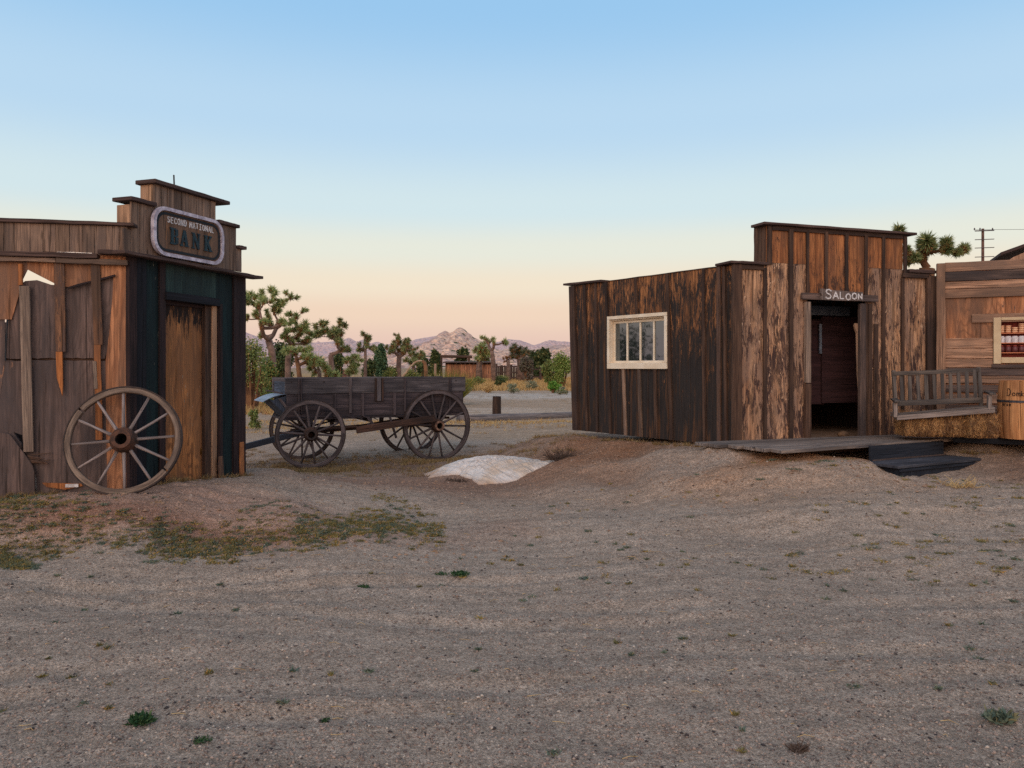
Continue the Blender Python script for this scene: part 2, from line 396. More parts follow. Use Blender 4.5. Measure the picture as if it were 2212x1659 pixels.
while p_>-900: p_-=s_; s_*=1.25; yb.append(p_)
ys=np.array(yb[::-1]+ys)
GX,GY=np.meshgrid(xs,ys); GZZ=HT(GX,GY)
nx,ny=len(xs),len(ys)
me=bpy.data.meshes.new('ground')
co_=np.stack([GX.ravel(),GY.ravel(),GZZ.ravel()],1)
me.vertices.add(nx*ny); me.vertices.foreach_set('co',co_.ravel())
ii=(np.arange(ny-1)[:,None]*nx+np.arange(nx-1)[None,:]).ravel()
q=np.stack([ii,ii+1,ii+nx+1,ii+nx],1).ravel()
me.loops.add(len(q)); me.loops.foreach_set('vertex_index',q)
me.polygons.add(len(ii)); me.polygons.foreach_set('loop_start',np.arange(0,len(q),4)); me.polygons.foreach_set('loop_total',np.full(len(ii),4))
me.polygons.foreach_set('use_smooth',np.ones(len(ii),bool)); me.update(); me.validate()
# soil colour by place
base=np.tile(np.array(lin(180,160,144)),(nx*ny,1)).astype(float)
X=GX.ravel();Y=GY.ravel()
def blend(mask,col):
    global base
    m_=np.clip(mask,0,1)[:,None]; base=base*(1-m_)+np.array(col)*m_
n1=fbm(X*.8,Y*.8,4,21); n2=fbm(X*2.5,Y*2.5,4,31)
def ell(cx,cy,rx,ry,soft=.5,ang=0):
    ca,sa=math.cos(ang),math.sin(ang); dx=X-cx;dy=Y-cy
    u=(dx*ca+dy*sa)/rx; v=(-dx*sa+dy*ca)/ry
    return np.clip((1-np.sqrt(u*u+v*v)+(n1-.5)*.9)/soft,0,1)
blend(np.clip((Y-7.5+(n1-.5)*3)/3,0,1)*.6,lin(168,142,124))
blend(ell(0,12,9,4,.8)*.45,lin(140,104,82))
blend(ell(-4.3,7.3,4.6,1.0,.7)*.85,lin(176,140,122))            # bank mound
blend(ell(-3.2,6.75,2.0,.25,.8)*.6,lin(142,98,80))
blend(ell(-1.6,10.5,2.4,1.6,.8)*.45,lin(140,98,80))
blend(ell(3.2,8.3,2.3,1.0,.8)*.8,lin(184,154,132))             # pale mound before the porch
blend(ell(1.3,11.0,1.1,2.2,.6)*.75,lin(152,108,80))             # orange mound under the side wall
blend(ell(3.6,9.25,2.0,.45,.6,.45)*.8,lin(170,120,82))
blend(ell(7,9.2,2.2,.9,.7)*.6,lin(138,98,74))
blend(ell(-2.4,13.3,3.4,1.3,.7)*.75,lin(112,88,74))  # brown dry-grass soil, darkened further for the contact shade under the wagon
blend(np.clip((Y-15.5)/2,0,1)*np.clip((60-Y)/10,0,1),lin(176,150,128))
blend(ell(0,16.4,12,1.0,.7)*.5,lin(178,158,144))
blend(ell(-6,27,14,3.4,.5)*.8,lin(196,174,156))
blend(ell(6,41,30,5,.5)*.8,lin(198,184,172))
blend(np.clip((Y-52)/6,0,1),lin(172,140,100))
blend(np.clip((Y-150)/60,0,1),lin(160,132,104))
blend(np.clip((Y-17)/3,0,1)*np.clip((n2-.55)*6,0,1)*np.clip((70-Y)/20,0,1)*.5,lin(150,120,84))
ca=me.color_attributes.new('soil','FLOAT_COLOR','POINT')
ca.data.foreach_set('color',np.concatenate([base,np.ones((nx*ny,1))],1).ravel())
gm,nt,bs=new_mat('soil'); h=N(nt)
at=h.n('ShaderNodeAttribute',attribute_name='soil').outputs[0]
tc=h.n('ShaderNodeTexCoord').outputs['Object']
f1=h.noise(tc,62,6,.8); f2=h.noise(tc,9,5,.6,.2); f3=h.noise(h.vmul(tc,(.7,6.5,1)),1,5,.65,.35)
vo=h.n('ShaderNodeTexVoronoi',feature='F1'); h.link(tc,vo.inputs['Vector']); vo.inputs['Scale'].default_value=95
vc=h.n('ShaderNodeSeparateColor'); h.link(vo.outputs['Color'],vc.inputs[0])
val=h.math('ADD',h.math('MULTIPLY',h.ramp(f1,.32,.68),.75),.62)
val=h.math('MULTIPLY',val,h.math('ADD',h.math('MULTIPLY',h.ramp(f3,.3,.7),.30),.84))
for s_,am in ((150,.50),(62,.34),(28,.16)):
    v_=h.n('ShaderNodeTexVoronoi',feature='F1'); h.link(tc,v_.inputs['Vector']); v_.inputs['Scale'].default_value=s_
    c_=h.n('ShaderNodeSeparateColor'); h.link(v_.outputs['Color'],c_.inputs[0])
    val=h.math('MULTIPLY',val,h.math('ADD',1.0-am*.5,h.math('MULTIPLY',c_.outputs[0],am)))
val=h.math('MULTIPLY',val,h.math('ADD',h.math('MULTIPLY',h.ramp(f2,.3,.7),.24),.88))
hv=h.n('ShaderNodeHueSaturation'); h.link(at,hv.inputs['Color']); h.link(val,hv.inputs['Value'])
hv.inputs['Saturation'].default_value=1.0
# single grains: pale, rusty and dark
g1=h.math('MULTIPLY',h.ramp(vc.outputs[0],.90,.93),h.math('SUBTRACT',1.0,h.ramp(vo.outputs['Distance'],.25,.4)))
c=h.mix(h.math('MULTIPLY',g1,.6),hv.outputs[0],(.62,.52,.45))
g2=h.math('MULTIPLY',h.ramp(vc.outputs[1],.86,.9),h.math('SUBTRACT',1.0,h.ramp(vo.outputs['Distance'],.3,.45)))
c=h.mix(h.math('MULTIPLY',g2,.65),c,(.05,.04,.04))
g3=h.math('MULTIPLY',h.ramp(vc.outputs[2],.85,.9),h.math('SUBTRACT',1.0,h.ramp(vo.outputs['Distance'],.3,.45)))
c=h.mix(h.math('MULTIPLY',g3,.5),c,(.36,.20,.12))
h.link(c,bs.inputs['Base Color']); bs.inputs['Roughness'].default_value=.95; bs.inputs['Specular IOR Level'].default_value=.15
bp=h.n('ShaderNodeBump'); bp.inputs['Strength'].default_value=1.0; bp.inputs['Distance'].default_value=.03
hh=h.math('ADD',h.math('MULTIPLY',f1,.7),h.math('ADD',h.math('MULTIPLY',f3,.15),h.math('MULTIPLY',vo.outputs['Distance'],-.3)))
h.link(hh,bp.inputs['Height']); h.link(bp.outputs[0],bs.inputs['Normal'])
me.materials.append(gm)
g=bpy.data.objects.new('ground',me); C.objects.link(g); kind(g,'structure')

# ---------------------------------------------------------------- hills
def make_hills(name,sky,Y0,Y1,Y2,mat,seed,ncol=620,nrow=90,rough=1.0,flo=0):
    sk=np.array(sky,float); 
    xp=np.linspace(sk[0,0],sk[-1,0],ncol)
    top=np.interp(xp,sk[:,0],sk[:,1])
    Xr=(xp-CX)/F*Y1; Hr=(HY-top)/F*Y1+EYE
    rows=np.concatenate([np.linspace(0,1,nrow),np.linspace(1.06,2,14)])
    V=[]
    for t in rows:
        Yr=Y0+(Y1-Y0)*t if t<=1 else Y1+(Y2-Y1)*(t-1)
        prof=(t**1.35 if t<=1 else (2-t)**.8)
        n=fbm(Xr/60.0,np.full_like(Xr,Yr/60.0),5,seed)-.5
        b=fbm(Xr/9.0,np.full_like(Xr,Yr/9.0),3,seed+7); b=np.abs(b-.5)*2
        sp_=fbm(Xr/110.0,np.full_like(Xr,Yr/200.0),3,seed+3)-.5
        k=min(1,max(0,(1-t)*4)) if t<=1 else 0
        z=Hr*prof+ n*44*rough*prof*k + sp_*46*rough*prof*k + b*9.0*rough*min(1,t*3)*(0.25+.75*k)-3*(1-t if t<1 else 0)
        V.append(np.stack([Xr*1.0,np.full_like(Xr,Yr)+n*20,z],1))
    V=np.concatenate(V); nr=len(rows)
    f=[(r*ncol+c,r*ncol+c+1,(r+1)*ncol+c+1,(r+1)*ncol+c) for r in range(nr-1) for c in range(ncol-1)]
    m_=bpy.data.meshes.new(name); m_.from_pydata(V.tolist(),[],f); m_.materials.append(mat); m_.update()
    o=bpy.data.objects.new(name,m_); C.objects.link(o); kind(o,'structure'); return o
def hillmat(name,c1,c2,c3,dark,shrub,amt):
    m,nt,bs=new_mat(name); h=N(nt); tc=h.n('ShaderNodeTexCoord').outputs['Object']
    n=h.noise(tc,.05,6,.65,.3); n2=h.noise(tc,.016,4,.6)
    c=h.mix(h.ramp(n,.35,.65),c1,c2); c=h.mix(h.ramp(n2,.4,.62),c,c3)
    vo=h.n('ShaderNodeTexVoronoi',feature='F1'); h.link(tc,vo.inputs['Vector']); vo.inputs['Scale'].default_value=.13
    c=h.mix(h.math('MULTIPLY',h.ramp(vo.outputs['Distance'],.5,.85),.6),c,dark)
    v2=h.n('ShaderNodeTexVoronoi',feature='F1'); h.link(tc,v2.inputs['Vector']); v2.inputs['Scale'].default_value=.07
    sc2=h.n('ShaderNodeSeparateColor'); h.link(v2.outputs['Color'],sc2.inputs[0])
    sm=h.math('MULTIPLY',h.math('SUBTRACT',1.0,h.ramp(v2.outputs['Distance'],.22,.32)),h.ramp(sc2.outputs[0],amt,amt+.04))
    c=h.mix(sm,c,shrub)
    h.link(c,bs.inputs['Base Color']); bs.inputs['Roughness'].default_value=1
    bp=h.n('ShaderNodeBump'); bp.inputs['Strength'].default_value=.8; bp.inputs['Distance'].default_value=5
    h.link(h.math('ADD',n,h.math('MULTIPLY',vo.outputs['Distance'],-1.0)),bp.inputs['Height']); h.link(bp.outputs[0],bs.inputs['Normal'])
    return m
far_m=hillmat('hazed_far_rock',lin(226,194,184),lin(204,176,172),lin(200,174,174),lin(176,150,150),lin(130,122,118),.9)  # distance haze painted into the far rock as paler, pinker colour
near_m=hillmat('pink_rock',lin(236,200,176),lin(212,174,154),lin(196,166,156),lin(120,90,84),lin(74,84,62),.62)
make_hills('far_hills',[(-900,735),(-300,728),(100,740),(380,728),(470,712),(531,718),(564,731),(600,742),(700,740),(740,735),(755,729),(771,739),(786,733),(800,742),(816,738),(832,745),(870,741),(888,737),(903,732),(945,726),(1000,735),(1060,742),(1100,733),(1123,735),(1152,746),(1182,738),(1215,738),(1260,742),(1400,738),(1700,745),(2300,735),(3200,740)],1750,2300,3000,far_m,11,760,60,1.1)
make_hills('near_hills',[(500,792),(620,786),(690,772),(760,770),(830,764),(870,755),(900,745),(925,738),(940,728),(952,719),(962,715.5),(972,720),(980,718),(986,711),(994,708.5),(1004,712),(1012,720),(1022,728),(1043,739),(1058,748),(1080,757),(1110,752),(1150,756),(1180,748),(1215,745),(1240,750),(1400,760),(1700,772),(2000,792)],760,1180,1600,near_m,5,700,100,.8)
# ---------------------------------------------------------------- timber
W_grey=wood('grey_barnwood',lin(148,120,102),lin(112,90,78),lin(92,78,72),weather=.5,tone=.75,knots=.8)
W_cap=wood('cap_board',lin(92,72,66),lin(66,50,46),lin(58,46,46),weather=.4,tone=.3)
W_pale=wood('pale_board',lin(176,138,110),lin(150,116,92),lin(140,118,106),weather=.3,tone=.2,knots=.3)
W_ply=wood('orange_plywood',lin(196,136,98),lin(160,104,72),lin(112,86,72),swirl=.5,swc=lin(104,66,48),weather=.5,tone=.2,fine=(30,1.4),knots=.8,over=lin(88,68,60),over_thr=.60,over_sc=(4,1.6))
W_plyg=wood('weathered_plywood',lin(112,92,86),lin(90,76,73),lin(76,68,69),swirl=.3,swc=lin(64,50,46),weather=.5,tone=.12,fine=(30,1.2),knots=.6,over=lin(128,92,72),over_thr=.64,over_sc=(3,1.4))
W_plyg2=W_plyg
W_batten=wood('grey_batten',lin(142,122,108),lin(108,92,84),lin(78,66,60),weather=.4,tone=.4)
W_battb=wood('brown_batten',lin(124,88,66),lin(92,66,52),lin(78,62,54),weather=.6,tone=.4,over=lin(70,54,48),over_thr=.55,over_sc=(12,2.5))
W_split=wood('split_orange',lin(186,118,70),lin(150,90,52),lin(110,76,56),weather=.45,tone=.2)
W_dark=wood('dark_brown_post',lin(58,42,42),lin(40,30,32),lin(34,28,30),weather=.4,tone=.3,chip=lin(120,90,76),chip_thr=.68)
W_black=wood('black_panel',lin(32,32,40),lin(22,22,28),lin(22,24,30),weather=.4,tone=.2,chip=lin(120,104,96),chip_thr=.65)
W_green=wood('green_panel',lin(28,46,48),lin(22,36,40),lin(24,32,36),weather=.4,tone=.15,chip=lin(104,104,96),chip_thr=.645)
W_greenl=wood('green_transom',lin(58,78,74),lin(42,60,60),lin(36,46,48),weather=.4,tone=.1,chip=lin(100,104,96),chip_thr=.70)
W_door=wood('orange_door',lin(216,144,86),lin(172,108,62),lin(120,84,60),swirl=.6,swc=lin(70,42,28),weather=.55,tone=.1,fine=(24,1.2),
   over=lin(34,25,23),over_thr=.55,over_sc=(9,2.0),over_z=-.7,over_z0=1.98,chip=lin(150,130,112),chip_thr=.66)
W_sal=wood('stained_plywood',lin(206,160,124),lin(160,112,80),lin(136,110,96),swirl=.6,swc=lin(80,58,48),weather=.6,tone=.14,fine=(32,1.4),knots=.3,vary=(.1,.03),
   over=lin(60,44,41),over_thr=.515,over_sc=(7,2.2),over_z=.018,over_z0=1.75,chip=lin(206,170,142),chip_thr=.615,bump=.7)
W_salt=wood('orange_upper_panel',lin(182,120,76),lin(142,88,56),lin(104,72,54),swirl=.3,swc=lin(80,48,34),weather=.5,tone=.2,fine=(30,1.4),knots=.8,vary=(.1,.04),
   over=lin(66,46,38),over_thr=.56,over_sc=(11,3.2),over_z=.16,over_z0=3.0,bump=.5)
W_side=wood('black_stained_panel',lin(166,112,72),lin(122,80,54),lin(98,66,50),swirl=.2,swc=lin(58,40,32),weather=.3,tone=.2,fine=(30,1.4),knots=.2,vary=(.1,.05),
   over=lin(40,35,34),over_thr=.452,over_sc=(13,2.4),over_z=.085,over_z0=2.35,bump=.5)
W_trim=wood('dark_trim',lin(88,66,54),lin(64,48,42),lin(48,38,36),weather=.5,tone=.4)
W_post=wood('brown_post',lin(98,74,60),lin(74,54,46),lin(58,46,42),weather=.4,tone=.2)
W_deck=wood('deck_plank',lin(150,134,124),lin(104,94,90),lin(84,78,78),weather=.45,tone=.35,over=lin(44,44,50),over_thr=.60,over_sc=(6,.9))
W_navy=wood('navy_step',lin(42,46,56),lin(32,36,46),lin(30,32,40),weather=.4,tone=.1,chip=lin(96,84,76),chip_thr=.70)
W_navyt=wood('worn_tread',lin(82,82,90),lin(54,56,64),lin(42,44,52),weather=.5,tone=.1,chip=lin(130,116,106),chip_thr=.62)
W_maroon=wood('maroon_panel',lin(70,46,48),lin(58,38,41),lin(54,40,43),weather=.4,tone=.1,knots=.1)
W_pl=wood('pink_grey_plank',lin(184,144,118),lin(146,110,90),lin(110,90,80),weather=.5,tone=.5,knots=.8)
W_pld=wood('dark_plank',lin(112,92,84),lin(80,66,62),lin(62,56,58),weather=.5,tone=.4,knots=.6)
M_cream=plain('cream_paint',lin(234,220,200),lin(220,202,178),rough=.6,scale=5,bump=.05)
M_cream2=plain('beige_paint',lin(206,184,152),lin(192,168,136),rough=.6,scale=5,bump=.05)
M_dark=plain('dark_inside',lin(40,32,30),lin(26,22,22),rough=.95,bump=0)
M_blueg=plain('sky_gap_blue',lin(96,104,118),lin(70,76,88),rough=.9,scale=3)
M_white=plain('chalk_white',lin(222,218,220),lin(176,170,170),rough=.9,scale=30)
M_lav=plain('pale_frame_paint',lin(214,206,220),lin(160,150,164),rough=.7,scale=14)
M_teal=plain('teal_paint',lin(30,56,66),lin(22,40,50),rough=.6,scale=22)
M_navyp=plain('dark_border_paint',lin(30,38,46),lin(40,40,44),rough=.8,scale=12)
M_iron=plain('rusty_iron',lin(64,50,46),lin(44,36,36),rough=.7,scale=20)
M_hub=plain('rusty_hub',lin(96,64,50),lin(58,42,36),rough=.8,scale=14)
M_galv=plain('galvanised',lin(150,160,178),lin(110,118,132),rough=.5,metal=.3,scale=10)
gl,nt,bs=new_mat('window_glass'); bs.inputs['Base Color'].default_value=(.015,.018,.02,1); bs.inputs['Roughness'].default_value=.03
bs.inputs['Specular IOR Level'].default_value=1.0; bs.inputs['IOR'].default_value=2.0; bs.inputs['Specular Tint'].default_value=(.72,.86,1,1)
h=N(nt); bp=h.n('ShaderNodeBump'); bp.inputs['Strength'].default_value=.05; bp.inputs['Distance'].default_value=.02
h.link(h.noise(h.n('ShaderNodeTexCoord').outputs['Object'],3,2),bp.inputs['Height']); h.link(bp.outputs[0],bs.inputs['Normal'])

# ================================================================ BANK
AB=P(405,HY,8.3); ang=18.5; WF=Wall((AB.x,AB.y),ang)                 # front with the door
sc_=WF.S(275); cor=WF.O+WF.d*sc_
WS=Wall((cor.x,cor.y),180+78)                                         # side wall runs away to the left
bank=thing('bank_building','old wooden false-front bank building with boarded side wall and green door front','building',(cor.x,cor.y,.33))
def bp_(name,mb,mat,bevel=.003,parent=None,**k): return mb.build(name,mat,parent or bank,bevel=bevel,**k)
S=lambda x:WF.S(x)
zb=.22
z_eave=WF.Z(275,545.5); 
# --- front wall
mb=MB(); WF.vboard(mb,S(292),S(355),zb,z_eave,-.02,0,uoff=0); WF.vboard(mb,S(466),S(507),zb,z_eave-.02,-.02,0)
f=bp_('wall',mb,W_green)
mb=MB(); WF.vboard(mb,S(352),S(466),WF.Z(405,640),z_eave-.01,-.02,.004); bp_('transom_panel',mb,W_greenl)
mb=MB(); WF.vboard(mb,S(292)-.01,S(313),zb,z_eave-.02,.003,.022); bp_('corner_panel',mb,W_black)
mb=MB(); WF.vboard(mb,S(274.5),S(291),zb,z_eave-.03,-.03,.03,wob=.003); bp_('corner_post',mb,W_dark)
mb=MB(); WF.vboard(mb,S(501),S(527),zb,z_eave-.05,-.03,.03,wob=.004); bp_('corner_post',mb,W_dark)
for a,b in ((341,354),):
    mb=MB(); WF.vboard(mb,S(a),S(b),zb,z_eave-.02,.003,.028); bp_('batten',mb,W_dark)
mb=MB(); WF.vboard(mb,S(468),S(473.5),zb,WF.Z(470,657),.003,.05); bp_('batten',mb,W_dark)
mb=MB(); WF.hboard(mb,S(352),S(468),WF.Z(405,653),WF.Z(405,636),.005,.05,dz=-.01); bp_('lintel',mb,W_black)
mb=MB(); WF.vboard(mb,S(457.5),S(467),zb,WF.Z(460,655),-.05,.012)
bp_('door_jamb',mb,W_pale)
mb=MB(); WF.vboard(mb,S(444),S(457),zb,WF.Z(450,640),-.052,-.004); bp_('door_jamb',mb,W_trim)
mb=MB(); WF.hboard(mb,S(352),S(468),WF.Z(405,662),WF.Z(405,636),-.14,-.03); bp_('door_head',mb,W_dark)
mb=MB(); WF.vboard(mb,S(355),S(446),zb+.03,WF.Z(400,642),-.09,-.055,uoff=3.3); d_=bp_('door',mb,W_door)
M_brass=plain('brass',lin(170,130,70),lin(120,84,40),rough=.4,metal=.8); 
for z in (1.05,.62): mb=MB(); WF.vboard(mb,S(441),S(444),z,z+.07,-.054,-.048,seg=1); bp_('hinge',mb,M_brass,parent=d_,bevel=0)
# chipped strip at door foot
mb=MB(); WF.vboard(mb,S(463),S(472),zb,WF.Z(466,985),.05,.07,seg=3,wob=.008); bp_('loose_strip',mb,W_battb)
mb=MB(); WF.vboard(mb,S(512),S(521),zb,WF.Z(515,955),.031,.045,seg=3,wob=.006); bp_('loose_strip',mb,W_split)
# --- parapet: vertical boards up to the step heights
z1=WF.Z(330,396); z2=WF.Z(333,447); z2r=WF.Z(490,487); z3=WF.Z(275,494)+.0
def top_at(s):
    if s<S(283): return z3
    if s<S(333): return z2
    if s<S(466): return z1
    if s<S(510): return z2
    return WF.Z(516,538)
edges=[S(x) for x in (266,283,301,317,333,347,361,375,392,408,424,438,452,466,480,495,510,522)]
mb=MB(3)
for a,b in zip(edges[:-1],edges[1:]):
    mid=(a+b)/2; tp=top_at(mid); WF.vboard(mb,a+.002,b-.002,z_eave+.01,tp,-.02+R.uniform(-.003,.003),.004+R.uniform(-.002,.002),wob=.0015)
for s,(u0,u1) in ((S(333),(z2,z1)),(S(283),(z3-.02,z2)),(S(466)-.02,(z2,z1)),(S(510)-.02,(WF.Z(516,538),z2))):
    pass
par=bp_('parapet',mb,W_grey)
mb=MB(4)   # returns that close the steps towards the left, coloured pale as lit faces
for s,u0,u1 in ((S(333),z2,z1),(S(283),z3-.02,z2-.03)):
    mb=MB(); mb.board(WF.pt(s,u0,-.02),(0,0,u1-u0),-WF.N3()*.16,WF.D3()*.02,vz=u0); bp_('step_return',mb,W_pale)
mb=MB(5)
for s,u0,u1 in ((S(466)-.02,z2,z1),(S(510)-.02,WF.Z(516,538),z2)):
    mb=MB(); mb.board(WF.pt(s,u0,-.02),(0,0,u1-u0),-WF.N3()*.15,WF.D3()*.02,vz=u0); bp_('step_return',mb,W_grey)
def cap(wl,a,b,z,o0,o1,th=.04,mat=None,name='cap_board',dz=0,parent=None):
    mb=MB(); wl.hboard(mb,a,b,z,z+th,o0,o1,dz=dz); return bp_(name,mb,mat or W_cap,bevel=.006,parent=parent)
cap(WF,S(330)-.02,S(490),z1,-.21,.05,.042); cap(WF,S(281)-.03,S(333)-.002,z2,-.2,.045); cap(WF,S(468),S(511)+.01,z2,-.18,.045); cap(WF,S(511)+.003,S(527),WF.Z(516,538),-.18,.045)
# eave shelf of the front
mb=MB(); WF.hboard(mb,S(275)-.16,S(527)+.20,z_eave-.035,z_eave+.0,-.03,.13,dz=-.02,seg=14,wob=.004); bp_('eave_board',mb,W_cap,bevel=.005)
# rod on the roof
mb=MB(); p=WF.pt(S(393),z1+.03,-.1); mb.tube([p,p+Vector((-.006,0,.16))],.008,6); bp_('roof_rod',mb,M_iron,bevel=0)
# --- side wall
TS=lambda x:WS.S(x)
L=TS(-260)
ZS=lambda x,y:WS.Z(x,y)
zc=WS.Z(270,489)
# parapet boards
bx=[275,257,244,230,205,178,151,120,93,65,33,8,-22,-54,-84,-118,-150,-186,-222,-260]
mb=MB(8)
for a,b in zip(bx[:-1],bx[1:]):
    WS.vboard(mb,TS(a)+.0005,TS(b)-.0005,WS.Z(150,549) if not(118<a<205) else WS.Z(150,545.2),zc,-.02+R.uniform(-.004,.004),.004+R.uniform(-.004,.004),wob=.002)
bp_('parapet',mb,W_grey)
mb=MB(); WS.hboard(mb,TS(291),L,zc,zc+.035,-.16,.035,seg=12,wob=.003); bp_('cap_board',mb,W_cap,bevel=.005)
ze=WS.Z(150,546)
mb=MB(); WS.hboard(mb,TS(284),TS(217),ze-.012,ze+.03,-.02,.09); bp_('eave_board',mb,W_cap,bevel=.004)
mb=MB(); WS.hboard(mb,TS(215),L,ze-.055,ze-.008,-.02,.075,seg=10,wob=.004); bp_('eave_board',mb,W_cap,bevel=.004)
mb=MB(); WS.hboard(mb,TS(278),TS(125),ze-.11,ze-.062,.02,.055,dz=.005,seg=6,wob=.004); WS.hboard(mb,TS(124),L,ze-.10,ze-.058,.02,.05,dz=.0,seg=6,wob=.004); bp_('eave_batten',mb,W_grey,bevel=.003)
mb=MB(); WS.hboard(mb,TS(200),TS(118),ze-.006,ze+.003,-.005,.02); bp_('sky_slit_strip',mb,plain('sky_slit_white',lin(235,232,230),lin(210,208,206),rough=.35,metal=.5),bevel=0)  # bright strip standing in for sky seen through the eave gap
# plywood sheets: the torn upper sheet leaves a hole to the sky
def Pp(x,y,o=0): s,z=WS.sz(x,y,o); return (s,z)
def sheet(name,pts,o0,o1,mat,parent=None,bevel=0):
    mb=MB(); WS.poly(mb,[Pp(x,y,o1) for x,y in pts],o0,o1,uvf=lambda a,b:(a,b)); return bp_(name,mb,mat,bevel=bevel,parent=parent)
sheet('wall',[(275,550),(275,1075),(232,1075),(229,900),(228,780),(236,720),(243,640),(245,598),(200,606),(148,620),(127,617),(59,582),(59,550)],-.02,-.006,W_ply)
sheet('wall',[(59,550),(59,582),(42,617),(40,640),(25,690),(-270,690),(-270,550)],-.02,-.0062,W_ply)
# big grey sheets below, edges torn
jag=lambda x0,x1,y,n,am:[(x0+(x1-x0)*i/n,y+R.uniform(-am,am)) for i in range(n+1)]
sheet('plywood_sheet',[(42,617),(54,607),(80,605),(110,615),(134,617),(150,604),(196,590),(262,585),(262,640),(262,700),(227,770)]+jag(226,12,774,22,1.6)+[(12,700),(24,655),(38,628)],-.045,-.022,W_plyg)
sheet('plywood_sheet',jag(12,228,778.5,22,1.4)+[(230,800),(238,850),(252,905),(262,960),(258,1075),(83,1075),(78,1030),(66,992),(52,975),(48,940),(8,925),(0,860)],-.045,-.0225,W_plyg)
sheet('plywood_sheet',[(10,690),(11,782),(0,858),(-60,862),(-270,862),(-270,680)],-.028,-.0205,W_plyg)
sheet('plywood_sheet',[(0,862),(14,886),(20,905),(28,930),(36,945),(46,958),(50,976),(30,960),(0,934),(-270,934),(-270,862)],-.05,-.024,W_plyg)
sheet('plywood_sheet',[(232,610),(246,598),(275,600),(275,1075),(262,1075),(263,960),(252,905),(240,850),(232,800),(231,780),(238,700),(243,640)],-.028,-.0055,W_ply) if False else None
# leaning broken grey plate bottom left
sheet('broken_plate',[(-270,925),(0,934),(20,938),(30,950),(44,970),(56,985),(70,1006),(74,1020),(75,1085),(-270,1090)],.01,.028,W_plyg,bevel=.002)
mb=MB()
for k in range(9):
    s,z=Pp(60,984+k*2.2); mb.board(WS.pt(s,z,.0),WS.D3()*(-R.uniform(.1,.22))+Vector((0,0,R.uniform(-.03,.03)))+WS.N3()*R.uniform(.0,.03),(0,0,.008),WS.N3()*.006,seg=2,wob=.002)
bp_('splintered_edge',mb,W_battb,bevel=0)
mb=MB(); WS.poly(mb,[Pp(90,1043),Pp(175,1045),Pp(178,1050),Pp(140,1058),Pp(100,1052)],-.02,-.005); bp_('loose_strip',mb,W_split,bevel=0)
# battens
def vb(xt,yt,xb,yb,w,mat,o0=0.0,o1=.022,pts=None,name='batten'):
    mb=MB(); (s0,a),(s1,b)=Pp(xt,yt),Pp(xb,yb)
    mb.board(WS.pt(s1,b,o0),WS.pt(s0,a,o0)-WS.pt(s1,b,o0),WS.D3()*(-w),WS.N3()*(o1-o0),seg=7,wob=.0025,vz=0); return bp_(name,mb,mat,bevel=.002)
k=7.4/F
vb(41,570,41,616,.018*2,W_split,o0=-.005); vb(43,618,52,976,.020*4.4,W_batten)
vb(118,569,122,760,20*k,W_battb,)
mb=MB(); WS.poly(mb,[Pp(122,760),Pp(124,815),Pp(136,854.5),Pp(137,830),Pp(136,760)][::1],0,.02); bp_('batten',mb,W_split,bevel=0)
vb(197,569,204,745,18*k,W_battb); vb(204,745,208,950,13*k,W_split,o0=.0,o1=.02); vb(202,780,205,840,7*k,W_batten,o0=.001,o1=.03)
vb(14,690,10,780,3*k,M_navyp,o0=-.005,o1=.004)
mb=MB(); (s0,a),(s1,b)=Pp(148,620),Pp(249,593); mb.board(WS.pt(s0,a,.0),WS.pt(s1,b,.0)-WS.pt(s0,a,.0),(0,0,-.018),WS.N3()*.02,seg=5,wob=.003); bp_('torn_edge',mb,W_dark,bevel=0)
# dark gap behind the sheets: inner studs
mb=MB(); WS.hboard(mb,TS(280),L,WS.Z(150,790),WS.Z(150,762),-.1,-.052,seg=1); WS.hboard(mb,TS(280),L,zb,zb+.12,-.1,-.055,seg=1)
for x in (270,120,-40,-200): WS.vboard(mb,TS(x),TS(x)+.05,zb,ze,-.16,-.11,seg=1)
bp_('stud_frame',mb,W_trim,bevel=0)
# rear walls of the shell (lower, roofless)
c1=WF.pt(S(527),0); c2=WS.pt(L,0); back=Vector((WF.N3().x,WF.N3().y,0))*-2.6
def quadwall(mb,a,b,z0,z1,th=.03):
    d=(b-a); n_=Vector((d.y,-d.x,0)).normalized()*th; mb.board(Vector((a.x,a.y,z0)),(0,0,z1-z0),d,n_,vz=z0)
mb=MB(); p3=c1+back; p4=c2+Vector((0.2,2.4,0)); quadwall(mb,c1-WF.N3()*.04,p3,zb,2.1); quadwall(mb,p3,p4,zb,2.1); quadwall(mb,p4,c2,zb,2.1)
bp_('wall',mb,W_plyg,bevel=0)
# white bracket at the foot
mb=MB(); (s0,a),(s1,b)=Pp(170,1052),Pp(142,1045.5); WS.hboard(mb,s0,s1,a,b,.004,.012,seg=1,wob=0)
br=bp_('hinge_plate',mb,M_white,bevel=.001)

